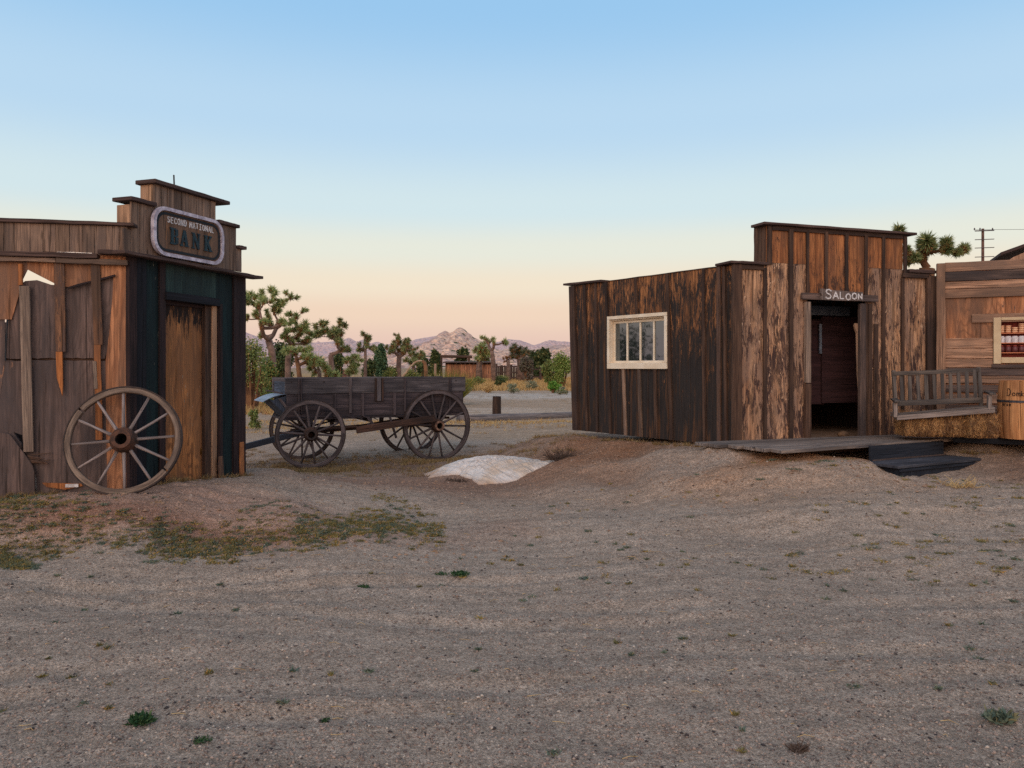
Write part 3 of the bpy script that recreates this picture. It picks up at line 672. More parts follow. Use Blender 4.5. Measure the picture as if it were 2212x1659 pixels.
# --- bank sign (its own thing)
sx=lambda x,y:WF.sz(x,y,.05)
def rrect(a0,a1,b0,b1,r,n=7):
    pts=[]
    for cx,cy,t0 in ((a1-r,b1-r,0),(a0+r,b1-r,90),(a0+r,b0+r,180),(a1-r,b0+r,270)):
        for i in range(n+1):
            t=math.radians(t0+90*i/n); pts.append((cx+math.cos(t)*r,cy+math.sin(t)*r))
    return pts
A0,A1=sx(329,500)[0],sx(481,500)[0]; B1=sx(345,444)[1]-.0; B0=sx(465,573)[1]
bs_=thing('bank_sign','rounded wooden bank sign with pale lavender frame and teal letters on the parapet','sign',tuple(WF.pt((A0+A1)/2,B0,.03)))
mb=MB(); fm=lambda a,b,t:WF.pt(a,b,t)
e_=.014; nb=9; st_=(A1-A0-2*e_)/nb
o_out=rrect(A0+.01,A1-.01,B0+.01,B1-.01,.16)
mb.prism(o_out,fm,.02,.05,uvf=lambda a,b:(a,b)); mb.build('sign_board',wood('sign_wood',lin(126,96,76),lin(96,74,62),lin(110,88,76),fine=(42,1.6),weather=.5,tone=.05,over=lin(190,122,70),over_thr=.60,over_sc=(13,1.1)),bs_)
def ring(name,a0,a1,b0,b1,r,wd,o0,o1,mat):
    ou=rrect(a0,a1,b0,b1,r); inn=rrect(a0+wd,a1-wd,b0+wd,b1-wd,max(.02,r-wd)); mb=MB(); n=len(ou)
    for i in range(n):
        j=(i+1)%n; 
        v=[WF.pt(*ou[i],o1),WF.pt(*ou[j],o1),WF.pt(*inn[j],o1),WF.pt(*inn[i],o1),WF.pt(*ou[i],o0),WF.pt(*ou[j],o0),WF.pt(*inn[j],o0),WF.pt(*inn[i],o0)]
        k=len(mb.v); mb.v+=v
        for q in ((0,1,2,3),(0,4,5,1),(3,2,6,7)): mb.face(tuple(k+t for t in q),[(0,0),(.1,0),(.1,.05),(0,.05)],(.5,.5))
    return mb.build(name,mat,bs_)
ring('frame',A0,A1,B0,B1,.17,.036,.03,.072,M_lav)
ring('painted_border',A0+.05,A1-.05,B0+.05,B1-.05,.13,.028,.045,.054,M_navyp)
wS=A1-A0; hS=B1-B0
mb=MB()
def letter_poly(ch,x,y,wd,hg):
    t=wd*.30; sf=wd*.16
    def rc(a0,b0,a1,b1): mb.prism([(a0,b0),(a1,b0),(a1,b1),(a0,b1)],fm,.051,.062+len(mb.v)*1e-5)
    def ln(ax,ay,bx,by,th):
        dx,dy=bx-ax,by-ay; l=math.hypot(dx,dy); nx_,ny_=-dy/l*th/2,dx/l*th/2
        mb.prism([(ax-nx_,ay-ny_),(bx-nx_,by-ny_),(bx+nx_,by+ny_),(ax+nx_,ay+ny_)],fm,.051,.062+len(mb.v)*1e-5)
    if ch=='B':
        rc(x+.08*wd,y,x+.08*wd+t,y+hg); rc(x-sf*.2,y,x+wd*.72,y+hg*.12); rc(x-sf*.2,y+hg*.88,x+wd*.7,y+hg); rc(x+.1*wd,y+hg*.46,x+wd*.72,y+hg*.56)
        rc(x+wd*.62,y+hg*.06,x+wd*.97,y+hg*.46); rc(x+wd*.6,y+hg*.55,x+wd*.92,y+hg*.94)
    if ch=='A':
        ln(x+.14*wd,y+.03*hg,x+.47*wd,y+hg*.97,t*.55); ln(x+.52*wd,y+hg*.97,x+.84*wd,y+.03*hg,t*1.05); rc(x+.26*wd,y+hg*.28,x+.7*wd,y+hg*.38)
        rc(x-.04*wd,y,x+.34*wd,y+hg*.09); rc(x+.58*wd,y,x+1.06*wd,y+hg*.09); rc(x+.36*wd,y+hg*.92,x+.64*wd,y+hg)
    if ch=='N':
        rc(x+.08*wd,y,x+.08*wd+t*.55,y+hg); rc(x+.78*wd,y,x+.78*wd+t*.55,y+hg); ln(x+.16*wd,y+hg*.97,x+.86*wd,y+.03*hg,t*1.0)
        rc(x-.04*wd,y,x+.36*wd,y+hg*.08); rc(x-.06*wd,y+hg*.92,x+.3*wd,y+hg); rc(x+.66*wd,y+hg*.92,x+1.06*wd,y+hg)
    if ch=='K':
        rc(x+.08*wd,y,x+.08*wd+t,y+hg); ln(x+.88*wd,y+.97*hg,x+.3*wd,y+.42*hg,t*.55); ln(x+.42*wd,y+.58*hg,x+.9*wd,y+.03*hg,t*1.0)
        rc(x-.04*wd,y,x+.46*wd,y+hg*.08); rc(x-.04*wd,y+hg*.92,x+.46*wd,y+hg); rc(x+.66*wd,y,x+1.1*wd,y+hg*.08); rc(x+.6*wd,y+hg*.92,x+1.02*wd,y+hg)
yb_=B0+hS*.27; hb=hS*.34
# letter positions from left (the far letters look narrower only by perspective)
for ch,xl in (('B',367),('A',388.5),('N',414),('K',440)):
    a=sx(xl,500)[0]; letter_poly(ch,a,yb_,wS*.108,hb)
mb.build('large_lettering',M_teal,bs_)
mb=MB()
def word(txt,x0,y0,cw,chh,gap,th,skip=()):
    for i,ch in enumerate(txt):
        if ch!=' ' and i not in skip: strokes(mb,ch,fm,x0+i*(cw+gap),y0+R.uniform(-.002,.002),cw,chh,th,.005,.0505)
def span(txt,xa,xb):
    a,b=sx(xa,500)[0],sx(xb,500)[0]; p=(b-a)/len(txt); word(txt,a,B0+hS*.705,p*.68,hS*.115,p*.32,hS*.018)
span('SECOND',361,404); mb.build('small_lettering',M_white,bs_); mb=MB(); span('NATIONAL',409,463)
mb.build('small_lettering',M_white,bs_)

# ================================================================ SALOON
FR=Wall((4.39,10.5),71); s0=FR.S(1590); cs=FR.O+FR.d*s0
SD=Wall((cs.x,cs.y),-35.4)
sal=thing('saloon_building','wooden saloon with stepped false front, open doorway and dark side wall with a window','building',(cs.x,cs.y,.62))
def sp_(name,mb,mat,bevel=.003,parent=None,**k): return mb.build(name,mat,parent or sal,bevel=bevel,**k)
fs=FR.S; fz=FR.Z; z0=.60
zt=fz(1800,497)   # false-front top
zl=fz(1610,572)   # low top left
zr=fz(1980,592)
zd=fz(1800,651); zj=fz(1900,580)
mb=MB(20)
secs=[(1598,1650,z0,zl,'l'),(1650,1663,z0,zl,'l')]
# lower weathered panels
for a,b in ((1590,1652),(1652,1706),(1706,1744)):
    FR.vboard(mb,fs(a),fs(b)-.001,z0,zj if a>1600 else zl,-.015,0,seg=1,wob=0)
for a,b in ((1869,1906),(1906,1950)):
    FR.vboard(mb,fs(a),fs(b)-.001,z0,zj,-.015,0,seg=1,wob=0)
FR.vboard(mb,fs(1950),fs(2012),z0,zr,-.015,0,seg=1,wob=0)
sp_('front_wall',mb,W_sal,bevel=0)
mb=MB(21)
for a,b in ((1656,1706),(1706,1744),(1869,1906),(1906,1950)):
    FR.vboard(mb,fs(a),fs(b)-.001,zj+.003,zt,-.015,.0,seg=1,wob=0)
for a,b in ((1744,1783),(1783,1827),(1827,1869)):
    FR.vboard(mb,fs(a),fs(b)-.001,zd+.02,zt,-.015,.002,seg=1,wob=0)
sp_('false_front',mb,W_salt,bevel=0)
def fb(x,w,za,zb_,mat=W_trim,o1=.028,lean=0,name='batten'):
    mb=MB(); a=fs(x); FR.vboard(mb,a-w/2,a+w/2,za,zb_,.0,o1,wob=.003,seg=7); return sp_(name,mb,mat)
bw=.052
fb(1661,.065,zl+.02,zt); fb(1651,bw,z0,zl-.03,W_trim); fb(1706.5,.062,z0,zt-.03,W_trim,.035); fb(1743,bw*.8,zd+.05,zt-.03)
fb(1783,bw,zd+.05,zt-.03); fb(1827,bw,zd+.05,zt-.03); fb(1869,bw,z0+.0,zt-.03); fb(1906.5,bw,z0,zt-.03); fb(1948,bw,z0,zr-.06); fb(1953.5,bw*1.1,zr,zt-.02)
for x in (1741.5,): fb(x,.08,fz(1742,827),zd-.02,W_batten,.05,name='door_jamb')
fb(1741,.088,z0,fz(1742,829),W_post,.055,name='door_jamb')
fb(1859,.10,z0,zd-.02,W_pld,.05,name='door_jamb'); fb(1876,.062,z0,zd-.02,W_post,.04,name='door_jamb')
fb(1891,.075,z0,fz(1891,700),W_trim,.02); 
# torn pale edge by the door
mb=MB(); FR.poly(mb,[FR.sz(1853.5,800),FR.sz(1852,720),FR.sz(1849,712),FR.sz(1846.5,703),FR.sz(1849,698),FR.sz(1856,700),FR.sz(1857,850)],-.03,-.002); sp_('torn_strip',mb,W_pale,bevel=0)
# rails under the caps
mb=MB(); FR.hboard(mb,fs(1661)+.04,fs(1953)-.04,zt-.06,zt,.003,.026); sp_('top_rail',mb,W_trim)
mb=MB(); FR.hboard(mb,fs(1598),fs(1648),zl-.06,zl,.003,.028); sp_('top_rail',mb,W_trim)
mb=MB(); FR.hboard(mb,fs(1945),fs(2001),zr-.06,zr+.0,.029,.05); sp_('top_rail',mb,W_trim)
def cap2(wl,a,b,z,o0,o1,th=.035,dz=0): mb=MB(); wl.hboard(mb,a,b,z,z+th,o0,o1,dz=dz,seg=10,wob=.003); sp_('cap_board',mb,W_cap,bevel=.005)
cap2(FR,fs(1650)-.045,fs(1973),zt,-.22,.07); cap2(FR,fs(1580)-.05,fs(1656),zl+.005,-.3,.06); cap2(FR,fs(1955)+.03,fs(2016),zr+.01,-.3,.06,.05)
# corner posts
mb=MB(); FR.vboard(mb,fs(1590)-.06,fs(1600),z0-.03,zl,-.02,.03,wob=.004); sp_('corner_post',mb,W_post,bevel=.004)
mb=MB(); FR.vboard(mb,fs(1998),fs(2019),z0-.03,zr-.02,.001,.05,wob=.004); sp_('corner_post',mb,W_trim,bevel=.004)
# left return of the false front
mb=MB(); q=fs(1656)
bk=Vector((SD.d.x,SD.d.y,0))
for i in range(3):
    mb.board(FR.pt(q,zl+.03,-.02)+bk*(.065*i),(0,0,zt-zl-.03),bk*.06,FR.D3()*.02,seg=4,wob=.003,vz=1)
sp_('false_front_return',mb,W_post)
mb=MB(); q=fs(1950)
for i in range(3): mb.board(FR.pt(q-.02,zr+.03,-.02)-FR.N3()*(.14*i),(0,0,zt-zr-.03),-FR.N3()*.135,FR.D3()*.02,seg=4,wob=.003,vz=1)
sp_('false_front_return',mb,W_post)
mb=MB(); FR.hboard(mb,fs(1661),fs(1945),zl,zt-.05,-.20,-.18,seg=1); sp_('false_front_backing',mb,W_trim,bevel=0)
# lintel and saloon sign
mb=MB(); FR.hboard(mb,fs(1726),fs(1889),fz(1805,650),fz(1805,636),.03,.075,seg=5); sp_('lintel',mb,W_pld,bevel=.004)
ss=thing('saloon_sign','small weathered board with hand painted white SALOON letters over the doorway','sign',tuple(FR.pt(fs(1808),fz(1808,650),.09)))
sa,sb=fs(1763),fs(1852); ya,yb2=fz(1808,650.5),fz(1808,630)
mb=MB(); n_=14
tops=[(sa+(sb-sa)*i/n_, yb2+.02-.028*(i/n_)**.6+R.uniform(-.005,.005)) for i in range(n_,-1,-1)]
FR.poly(mb,[(sa+(sb-sa)*i/n_,ya+R.uniform(-.003,.003)) for i in range(n_+1)]+tops+[(sa-.012,ya+.09),(sa+.012,ya+.06),(sa-.008,ya+.03)],.078,.105)
ob=mb.build('board',wood('driftwood',lin(128,112,106),lin(92,80,76),lin(72,62,60),weather=.5,fine=(90,4)),ss)
mb=MB(); hh_=yb2-ya; xw=(sb-sa)
x=sa+xw*.085
for ch,wd,up,dn in (('S',.15,.30,-.02),('A',.125,.0,.02),('L',.11,.0,.03),('O',.115,-.04,-.07),('O',.115,-.04,.03),('n',.10,-.12,.05)):
    strokes(mb,ch,lambda a,b,t:FR.pt(a,b,t),x,ya+hh_*(.16+dn),xw*wd,hh_*(.66+up),.017,.003,.106); x+=xw*(wd+.035)
mb.build('lettering',M_white,ss)
# doorway inside: floor, hanging maroon panels, ceiling, walls
Fi=FR.N3(); D3=FR.D3()
mb=MB(); 
fl0=FR.pt(s0+.0,0,-.02); 
def P2(s,o,z): return FR.pt(s,z,-o)
floor_pts=[(fs(1592),.02),(fs(2016),.02),(fs(2016),3.0),(fs(1592)-.5,3.0)]
mb=MB(); mb.prism([(a,b) for a,b in floor_pts],lambda a,b,t:FR.pt(a,t,-b),z0-.02,z0+.015); sp_('inner_floor',mb,plain('dusty_floor',lin(150,120,100),lin(120,96,80),scale=6),bevel=0)
mb=MB(); FR.hboard(mb,fs(1592)-.45,fs(2016),z0,2.9,-3.02,-2.98,seg=1); sp_('rear_wall',mb,W_plyg,bevel=0)
mb=MB(); mb.board(FR.pt(fs(2012),z0,-.02),(0,0,zr-z0-.03),-Fi*2.96,D3*.03,vz=z0); sp_('far_side_wall',mb,W_side,bevel=0)
roof_z=zl-.12
mb=MB(); mb.prism([(fs(1600),.03),(fs(2010),.03),(fs(2010),2.97),(fs(1600)-.45,2.97)],lambda a,b,t:FR.pt(a,t-b*.03,-b),roof_z,roof_z+.05); sp_('roof',mb,M_dark,bevel=0)  # unseen roof, put in with the rear wall so the inside stays dark
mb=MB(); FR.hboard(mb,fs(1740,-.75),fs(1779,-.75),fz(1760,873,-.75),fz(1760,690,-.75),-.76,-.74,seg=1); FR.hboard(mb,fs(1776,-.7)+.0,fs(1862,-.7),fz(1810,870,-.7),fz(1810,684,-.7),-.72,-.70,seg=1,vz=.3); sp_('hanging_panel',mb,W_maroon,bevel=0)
mb=MB(); FR.hboard(mb,fs(1750)-.05,fs(1855)+.4,fz(1810,682,-.6),fz(1810,662,-.6),-.62,-.6,seg=1); sp_('sky_gap_board',mb,M_blueg,bevel=0)  # blue-grey board coloured as sky light coming through an opening above
mb=MB(); FR.vboard(mb,fs(1770,-.69),fs(1775,-.69),fz(1773,764,-.69),fz(1773,700,-.69),-.699,-.685,seg=1); sp_('door_hinge_strip',mb,M_galv,bevel=0)
# --- side wall
ds=lambda x:SD.S(x); dz_=lambda x,y:SD.Z(x,y)
def topz(s):  # top edge line
    sA,zA=SD.sz(1245,617); sB,zB=SD.sz(1560,576); return zA+(zB-zA)*(s-sA)/(sB-sA)
def botz(s): 
    sA,zA=SD.sz(1240,926); sB,zB=SD.sz(1505,953); return zA+(zB-zA)*(s-sA)/(sB-sA)-.02
bt=[1588,1556,1492,1444.5,1316,1289,1267,1241]
wx0,wx1=ds(1444),ds(1316); wz1=dz_(1440,674.5); wz0=dz_(1443,797)
mb=MB(30)
def sidepanel(x0,x1,za=None,zb_=None):
    a,b=ds(x0),ds(x1); 
    pts=[(a,botz(a) if za is None else za),(b,botz(b) if za is None else za),(b,topz(b) if zb_ is None else zb_),(a,topz(a) if zb_ is None else zb_)]
    SD.poly(mb,pts,-.015,0,uvf=lambda p,q,u=R.random()*20:(p+u,q))
for a,b in ((1588,1560),(1559.5,1492),(1491.5,1445),(1315,1289),(1288.5,1267),(1266.5,1240)): sidepanel(a,b)
for a,b in ((1444,1401),(1400,1360),(1359,1316)): sidepanel(a,b,zb_=wz0+.02)
for a,b in ((1444,1380),(1379,1316)): sidepanel(a,b,za=wz1-.02)
sp_('side_wall',mb,W_side,bevel=0)
def sb_(x0t,x0b,w,yt=None,yb_=None,mat=W_trim,o1=.03,name='batten'):
    """batten from top pixel x0t to bottom pixel x0b"""
    a,b=ds(x0t),ds(x0b)
    za=topz(a)-.005 if yt is None else yt; zb__=botz(b) if yb_ is None else yb_
    mb=MB(); p0=SD.pt(b,zb__,0); p1=SD.pt(a,za,0)
    mb.board(p0,p1-p0,SD.D3()*w,SD.N3()*o1,seg=8,wob=.003,vz=zb__); return sp_(name,mb,mat)
sb_(1564,1569,-.04,mat=W_post,name='corner_board',o1=.04); sb_(1558,1559,.06,mat=W_battb,o1=.03)
sb_(1524.5,1526,.05); sb_(1446,1456,.055,mat=W_trim); sb_(1313,1323,.05); sb_(1291,1294,.05); sb_(1267,1272,.06)
sb_(1377,1379,.045,yb_=wz1+.0)
for x,xb_ in ((1351,1356),(1385,1389),(1419,1423)): sb_(x,xb_,.055,yt=wz0,mat=W_grey if x!=1419 else W_trim)
sb_(1244,1252,.13,mat=W_trim,name='corner_post',o1=.05)
a,b=ds(1304),ds(1222); mb=MB(); SD.hboard(mb,a,b,topz(a)+.0,topz(a)+.035,-.15,.06,dz=topz(b)-topz(a)+.02,seg=5); sp_('cap_board',mb,W_cap,bevel=.004)
a,b=ds(1562),ds(1304); mb=MB(); SD.hboard(mb,a,b,topz(a)-.0,topz(a)+.012,-.12,.012,dz=topz(b)-topz(a),seg=9,wob=.003); sp_('roof_edge',mb,W_trim,bevel=0)
# --- window in the side wall
wm=SD
win=MB(); fw=.075; o0,o1=-.10,.045
# outer casing
wnd=thing('window','x','window',(0,0,0)); del wnd['label']; del wnd['category']; wnd.parent=sal; wnd['_o']=sal['_o']
sA,sB=ds(1444.5),ds(1315.5)
mb=MB(); 
SD.hboard(mb,sA,sB,wz1-.05,wz1,.0,o1,seg=1,wob=0); SD.hboard(mb,sA,sB,wz0,wz0+.085,.0,o1,seg=1,wob=0)
SD.vboard(mb,sA,sA+.05,wz0+.087,wz1-.052,.0,o1,seg=1,wob=0); SD.vboard(mb,sB-.05,sB,wz0+.087,wz1-.052,.0,o1,seg=1,wob=0)
# reveal
SD.vboard(mb,sB-.052,sB-.03,wz0+.02,wz1-.02,-.11,-.001,seg=1,wob=0); SD.vboard(mb,sA+.03,sA+.052,wz0+.02,wz1-.02,-.11,-.001,seg=1,wob=0)
SD.hboard(mb,sA+.053,sB-.053,wz0+.06,wz0+.087,-.11,-.001,seg=1,wob=0); SD.hboard(mb,sA+.053,sB-.053,wz1-.07,wz1-.05,-.11,-.001,seg=1,wob=0)
mb.build('frame',M_cream,wnd,bevel=.003)
mb=MB(); a_,b_=sA+.053,sB-.053; zl_,zh_=wz0+.088,wz1-.072
SD.hboard(mb,a_,b_,zh_-.04,zh_,-.09,-.05,seg=1,wob=0); SD.hboard(mb,a_,b_,zl_,zl_+.035,-.09,-.05,seg=1,wob=0)
for k in range(5):
    q=a_+(b_-a_-.028)*k/4; SD.vboard(mb,q,q+.028,zl_+.036,zh_-.041,-.09,-.052,seg=1,wob=0)
mb.build('sash',M_cream,wnd,bevel=.002)
mb=MB(); SD.hboard(mb,a_,b_,zl_+.02,zh_-.02,-.076,-.07,seg=1,wob=0); mb.build('pane',gl,wnd)
# rock inside the doorway
p=FR.pt(fs(1838),z0+.05,-.14); mb=MB(77); mb.blob(p,.085,.055,.05,12,.12)
rk=mb.build('rock',plain('brown_rock',lin(110,84,62),lin(72,56,44),scale=14,bump=.5),smooth=True,loc=tuple(p)); tag(rk,'rounded brown rock lying inside the saloon doorway','rock')
# --- porch deck
po=thing('porch','low grey plank porch with staggered board ends before the saloon doorway','porch',(3.6,9.5,.58))
pd=[(1.0,0,0)]
fl=Vector((2.57,1.35)).normalized()
def onz(x,y,z): Y=(EYE-z)*F/(y-HY); return Vector(((x-CX)/F*Y,Y,z))
zt_=.645
fr=[onz(1700,974,zt_),onz(1880,960,zt_)]; dfr=(fr[1]-fr[0]).normalized()
bkn=FR.D3()
# plank rows from the wall outwards, left ends staggered in a fan
ends=[(1508,957),(1532,959),(1572,961),(1618,966),(1648,970),(1697,975)]
wall_l=FR.pt(fs(1592),0,.0); 
nrow=6
of_=lambda s_:1.19-(s_+1.69)*.153
for i in range(nrow):
    le=onz(ends[i][0],ends[i][1]-1,zt_)
    rel=Vector((le.x,le.y))-FR.O; sl=rel.dot(FR.d); sr=fs(2040)-.02*i
    mb=MB(40+i)
    def tp_(t,wl,i=i,sl=sl,sr=sr):
        o=of_(sl+(sr-sl)*t); return (.035+(o-.035)*i/nrow+.003,.035+(o-.035)*(i+1)/nrow-.003)
    mb.board(FR.pt(sl,zt_-.042,0),D3*(sr-sl)+Vector((0,0,R.uniform(-.003,.003))),Fi*1.0,(0,0,.042+R.uniform(-.003,.003)),seg=16,wob=.004,taper=tp_)
    mb.build('plank',W_deck,po,bevel=.005)
mb=MB(50); FR.hboard(mb,fs(1640),fs(2000),zt_-.14,zt_-.046,.5,.56,seg=1)
mb.build('joist',W_trim,po)
# --- steps
stp=thing('porch_steps','dark navy painted wooden box steps leading up to the porch','steps',(4.9,9.4,.35))
zt2=.445
a=onz(1872,962,.625)-Vector((0,0,0)); 
A_=Vector((4.40,9.42,0)); B_=Vector((5.75,10.12,0)); dr=(B_-A_).normalized(); nn=Vector((dr.y,-dr.x,0))
ll=1.42
mb=MB(); mb.board(Vector((A_.x,A_.y,zt2-.02)),dr*ll,(0,0,.20),nn*-.035,seg=4,wob=.002); mb.build('riser',W_navy,stp,bevel=.004)
mb=MB(); mb.board(Vector((A_.x,A_.y,zt2-.005))+nn*.02,dr*ll,(0,0,.022),nn*.01,seg=4,wob=.002); mb.build('trim_strip',W_pld,stp,bevel=.002)
T0=Vector((4.50,8.93,0)); T1=Vector((5.93,9.70,0)); dt=(T1-T0).normalized(); nt_=Vector((dt.y,-dt.x,0)); lt=(T1-T0).length
mb=MB()
for i in range(3):
    mb.board(Vector((T0.x,T0.y,zt2-.035))-nt_*(.185*(i+1)-.185*0)+dt*(.0),dt*(lt-(.02*i)),nt_*.18,(0,0,.035),seg=4,wob=.004)
mb.build('tread',W_navyt,stp,bevel=.004)
mb=MB(); mb.board(Vector((T0.x,T0.y,zt2-.046))-nt_*.02+dt*.02,dt*(lt-.04),(0,0,-.025),nt_*.025,seg=4,wob=.002); mb.build('trim_strip',W_navy,stp,bevel=.002)
pts=[(.06,.20),(.06,zt2-.04),(lt-.03,zt2-.04),(lt-.04,zt2-.10),(lt-.16,zt2-.17),(lt*.78,.24),(lt*.7,.18)]
mb=MB(); mb.prism(pts,lambda a,b,t:T0+dt*a+nt_*t+Vector((0,0,b)),-.05,-.02); mb.prism([(.0,.2),(.0,zt2-.04),(.55,zt2-.04),(.55,.3)],lambda a,b,t:T0+dt*(.07+t)-nt_*(a+.05)+Vector((0,0,b)),0,.03)
mb.build('front_panel',W_navy,stp,bevel=.003)

# ================================================================ RIGHT-HAND CABIN
RW=Wall((6.12,11.0),90+23.4)
cab=thing('cabin','cabin with horizontal weathered planks and a cream framed display window beside the saloon','building',(6.2,10.9,.62))
rs=RW.S; rz=RW.Z
def cb(name,mb,mat,bevel=.003,parent=None): return mb.build(name,mat,parent or cab,bevel=bevel)
mb=MB(); RW.vboard(mb,rs(2022),rs(2041),.6,rz(2030,570),.0,.07,wob=.003); cb('corner_post',mb,W_pl,.005)
Xe=2.55
sa=rs(2041)
rows=[(568,588,'l'),(588.5,609,'d'),(609.5,625,'l'),(625.5,645,'l'),(731,753,'l'),(753.5,775,'l'),(775.5,794,'l'),(794.5,811,'d'),(812,828,'l'),(831,847,'d'),(851,871,'l'),(873,893,'d'),(895,918,'l'),(920,940,'d')]
wa,wb=rs(2145),rs(2145)+1.12
wzt,wzb=rz(2145,686.5),rz(2145,786)
for i,(ya_,yb__,c_) in enumerate(rows):
    zlo,zhi=rz(2041,yb__),rz(2041,ya_)
    mat=W_pld if c_=='d' else W_pl
    mb=MB(60+i); tk=.022+R.uniform(-.004,.006)
    e1=Xe if zlo>wzt or zhi<wzb+.04 else wa-.004
    RW.hboard(mb,sa,e1,zlo+.003,zhi-.001,.0,tk,seg=10,wob=.0035,dz=R.uniform(-.006,.006)); cb('plank',mb,mat)
    if e1<Xe: mb=MB(80+i); RW.hboard(mb,wb+.004,Xe,zlo+.003,zhi,.0,tk,seg=6); cb('plank',mb,mat)
mb=MB(); zT=rz(2041,569)
RW.vboard(mb,sa,wa+.05,.6,zT,-.02,-.004,seg=1,wob=0,uoff=1); RW.vboard(mb,wb-.05,Xe,.6,zT,-.02,-.004,seg=1,wob=0,uoff=3)
RW.vboard(mb,wa+.05,wb-.05,.6,wzb+.05,-.02,-.004,seg=1,wob=0,uoff=5); RW.vboard(mb,wa+.05,wb-.05,wzt-.03,zT,-.02,-.004,seg=1,wob=0,uoff=5); cb('wall',mb,W_ply,0)
mb=MB(); RW.hboard(mb,rs(2099),Xe,rz(2099,697),rz(2099,679),.003,.028,seg=8,wob=.003); cb('plank',mb,W_pl)
w2=thing('window','x','window'); del w2['label']; del w2['category']; w2.parent=cab; w2['_o']=cab['_o']
mb=MB(); RW.vboard(mb,wa,wa+.09,wzb,wzt,.0,.05,seg=1,wob=0); RW.vboard(mb,wb-.09,wb,wzb,wzt,.0,.05,seg=1,wob=0)
RW.hboard(mb,wa+.092,wb-.092,wzt-.04,wzt,.0,.048,seg=1,wob=0); RW.hboard(mb,wa+.092,wb-.092,wzb+.01,wzb+.09,.0,.048,seg=1,wob=0)
mb.build('frame',M_cream2,w2,bevel=.004)
mb=MB(); RW.hboard(mb,wa-.02,wb+.02,wzb-.055,wzb-.005,.0,.04,seg=6,wob=.003); cb('window_sill',mb,W_pld)
# printed display behind the glass: a shallow red shelf case
M_red=plain('red_case',lin(132,54,44),lin(112,44,38),rough=.7,scale=4,bump=0); M_shelf=plain('orange_shelf',lin(206,128,92),lin(184,106,74),rough=.6,bump=0)
mb=MB(); RW.hboard(mb,wa+.05,wb-.05,wzb+.05,wzt-.02,-.13,-.12,seg=1,wob=0)
RW.vboard(mb,wa+.05,wa+.06,wzb+.05,wzt-.02,-.119,-.021,seg=1,wob=0); RW.vboard(mb,wb-.06,wb-.05,wzb+.05,wzt-.02,-.119,-.021,seg=1,wob=0)
mb.build('display_back',M_red,w2)
ia,ib=wa+.062,wb-.062; DO=-.05
shelfy=[RW.Z(2160,y,DO) for y in (719.5,740.5,761.5)]
for zz in shelfy+[RW.Z(2160,693,DO)]:
    mb=MB(); RW.hboard(mb,ia,ib,zz-.011,zz,-.118,-.008,seg=1,wob=0); mb.build('shelf',M_shelf,w2)
M_cer=plain('cream_ceramic',lin(236,190,154),lin(216,162,128),rough=.4,bump=0,scale=20); M_jar=plain('white_canister',lin(224,216,220),lin(190,182,188),rough=.5,scale=60,bump=0)
M_jard=plain('dark_jar',lin(104,54,54),lin(72,42,48),rough=.35,scale=9,bump=0); M_band=plain('red_band',lin(160,72,62),rough=.6,bump=0)
jn=['first','second','third','fourth']
for i in range(4):
    s_=RW.S(2163.5+i*14.4,DO); nb=[4,4,3,5][i]
    b_=RW.pt(s_,shelfy[0],DO)
    st=thing('bowl_stack',['stack of four cream bowls at the left edge of the top display shelf','second stack of bowls, between the left edge stack and the shortest one','shortest stack of cream bowls on the top display shelf','tallest stack of cream bowls at the right of the top display shelf'][i],'bowls',tuple(b_),group='bowl stacks on the top display shelf')
    for k in range(nb):
        mb=MB(); zz=shelfy[0]+.001+k*.026; mb.lathe([(.0,0),(.024,0),(.034,.010),(.037,.022),(.034,.0235),(.0,.012)],RW.pt(s_,zz,DO),(0,0,1),18)
        mb.build('bowl',M_cer,st,smooth=True)
    t_=thing('canister',f'{jn[i]} white ribbed canister from the left on the middle display shelf','canister',tuple(RW.pt(s_,shelfy[1],DO)),group='canisters on the middle display shelf')
    mb=MB(); mb.lathe([(0,.0005),(.038,.0005),(.039,.082),(0,.082)],RW.pt(s_,shelfy[1],DO),(0,0,1),22); mb.build('body',M_jar,t_)
    mb=MB(); mb.lathe([(0,.0825),(.034,.0825),(.033,.092),(0,.093)],RW.pt(s_,shelfy[1],DO),(0,0,1),20); mb.build('lid',M_jar,t_)
    j_=thing('jar',f'{jn[i]} dark jar from the left on the bottom display shelf','jar',tuple(RW.pt(s_,shelfy[2],DO)),group='jars on the bottom display shelf')
    mb=MB(); mb.lathe([(0,.0005),(.030,.0005),(.038,.03),(.036,.07),(.022,.086),(0,.086)],RW.pt(s_,shelfy[2],DO),(0,0,1),20); mb.build('body',M_jard,j_,smooth=True)
    mb=MB(); mb.lathe([(0,.0865),(.024,.0865),(.024,.098),(0,.1)],RW.pt(s_,shelfy[2],DO),(0,0,1),16); mb.build('lid',M_band,j_)
# roof peeping over
mb=MB(); ra,rz0=RW.sz(2166,551,-.25); mb.board(RW.pt(ra-.02,rz0,-.28),RW.D3()*1.3+Vector((0,0,.47)),-RW.N3()*2.4,(0,0,.045),seg=3); cb('roof',mb,W_cap,.004)
mb=MB(); RW.poly(mb,[(rs(2180),rz(2041,569)),(Xe,rz(2041,569)),(Xe,rz(2041,569)+.8),(rs(2180)+.1,rz(2041,569)+.08)],-.36,-.32); cb('gable',mb,W_pl,0)
mb=MB(); mb.board(RW.pt(Xe,.6,-.02),(0,0,1.9),-RW.N3()*3,RW.D3()*.03,vz=0); mb.board(RW.pt(sa,.6,-3.0),(0,0,1.8),RW.D3()*(Xe-sa),RW.N3()*.03,vz=0); cb('rear_wall',mb,W_pld,0)
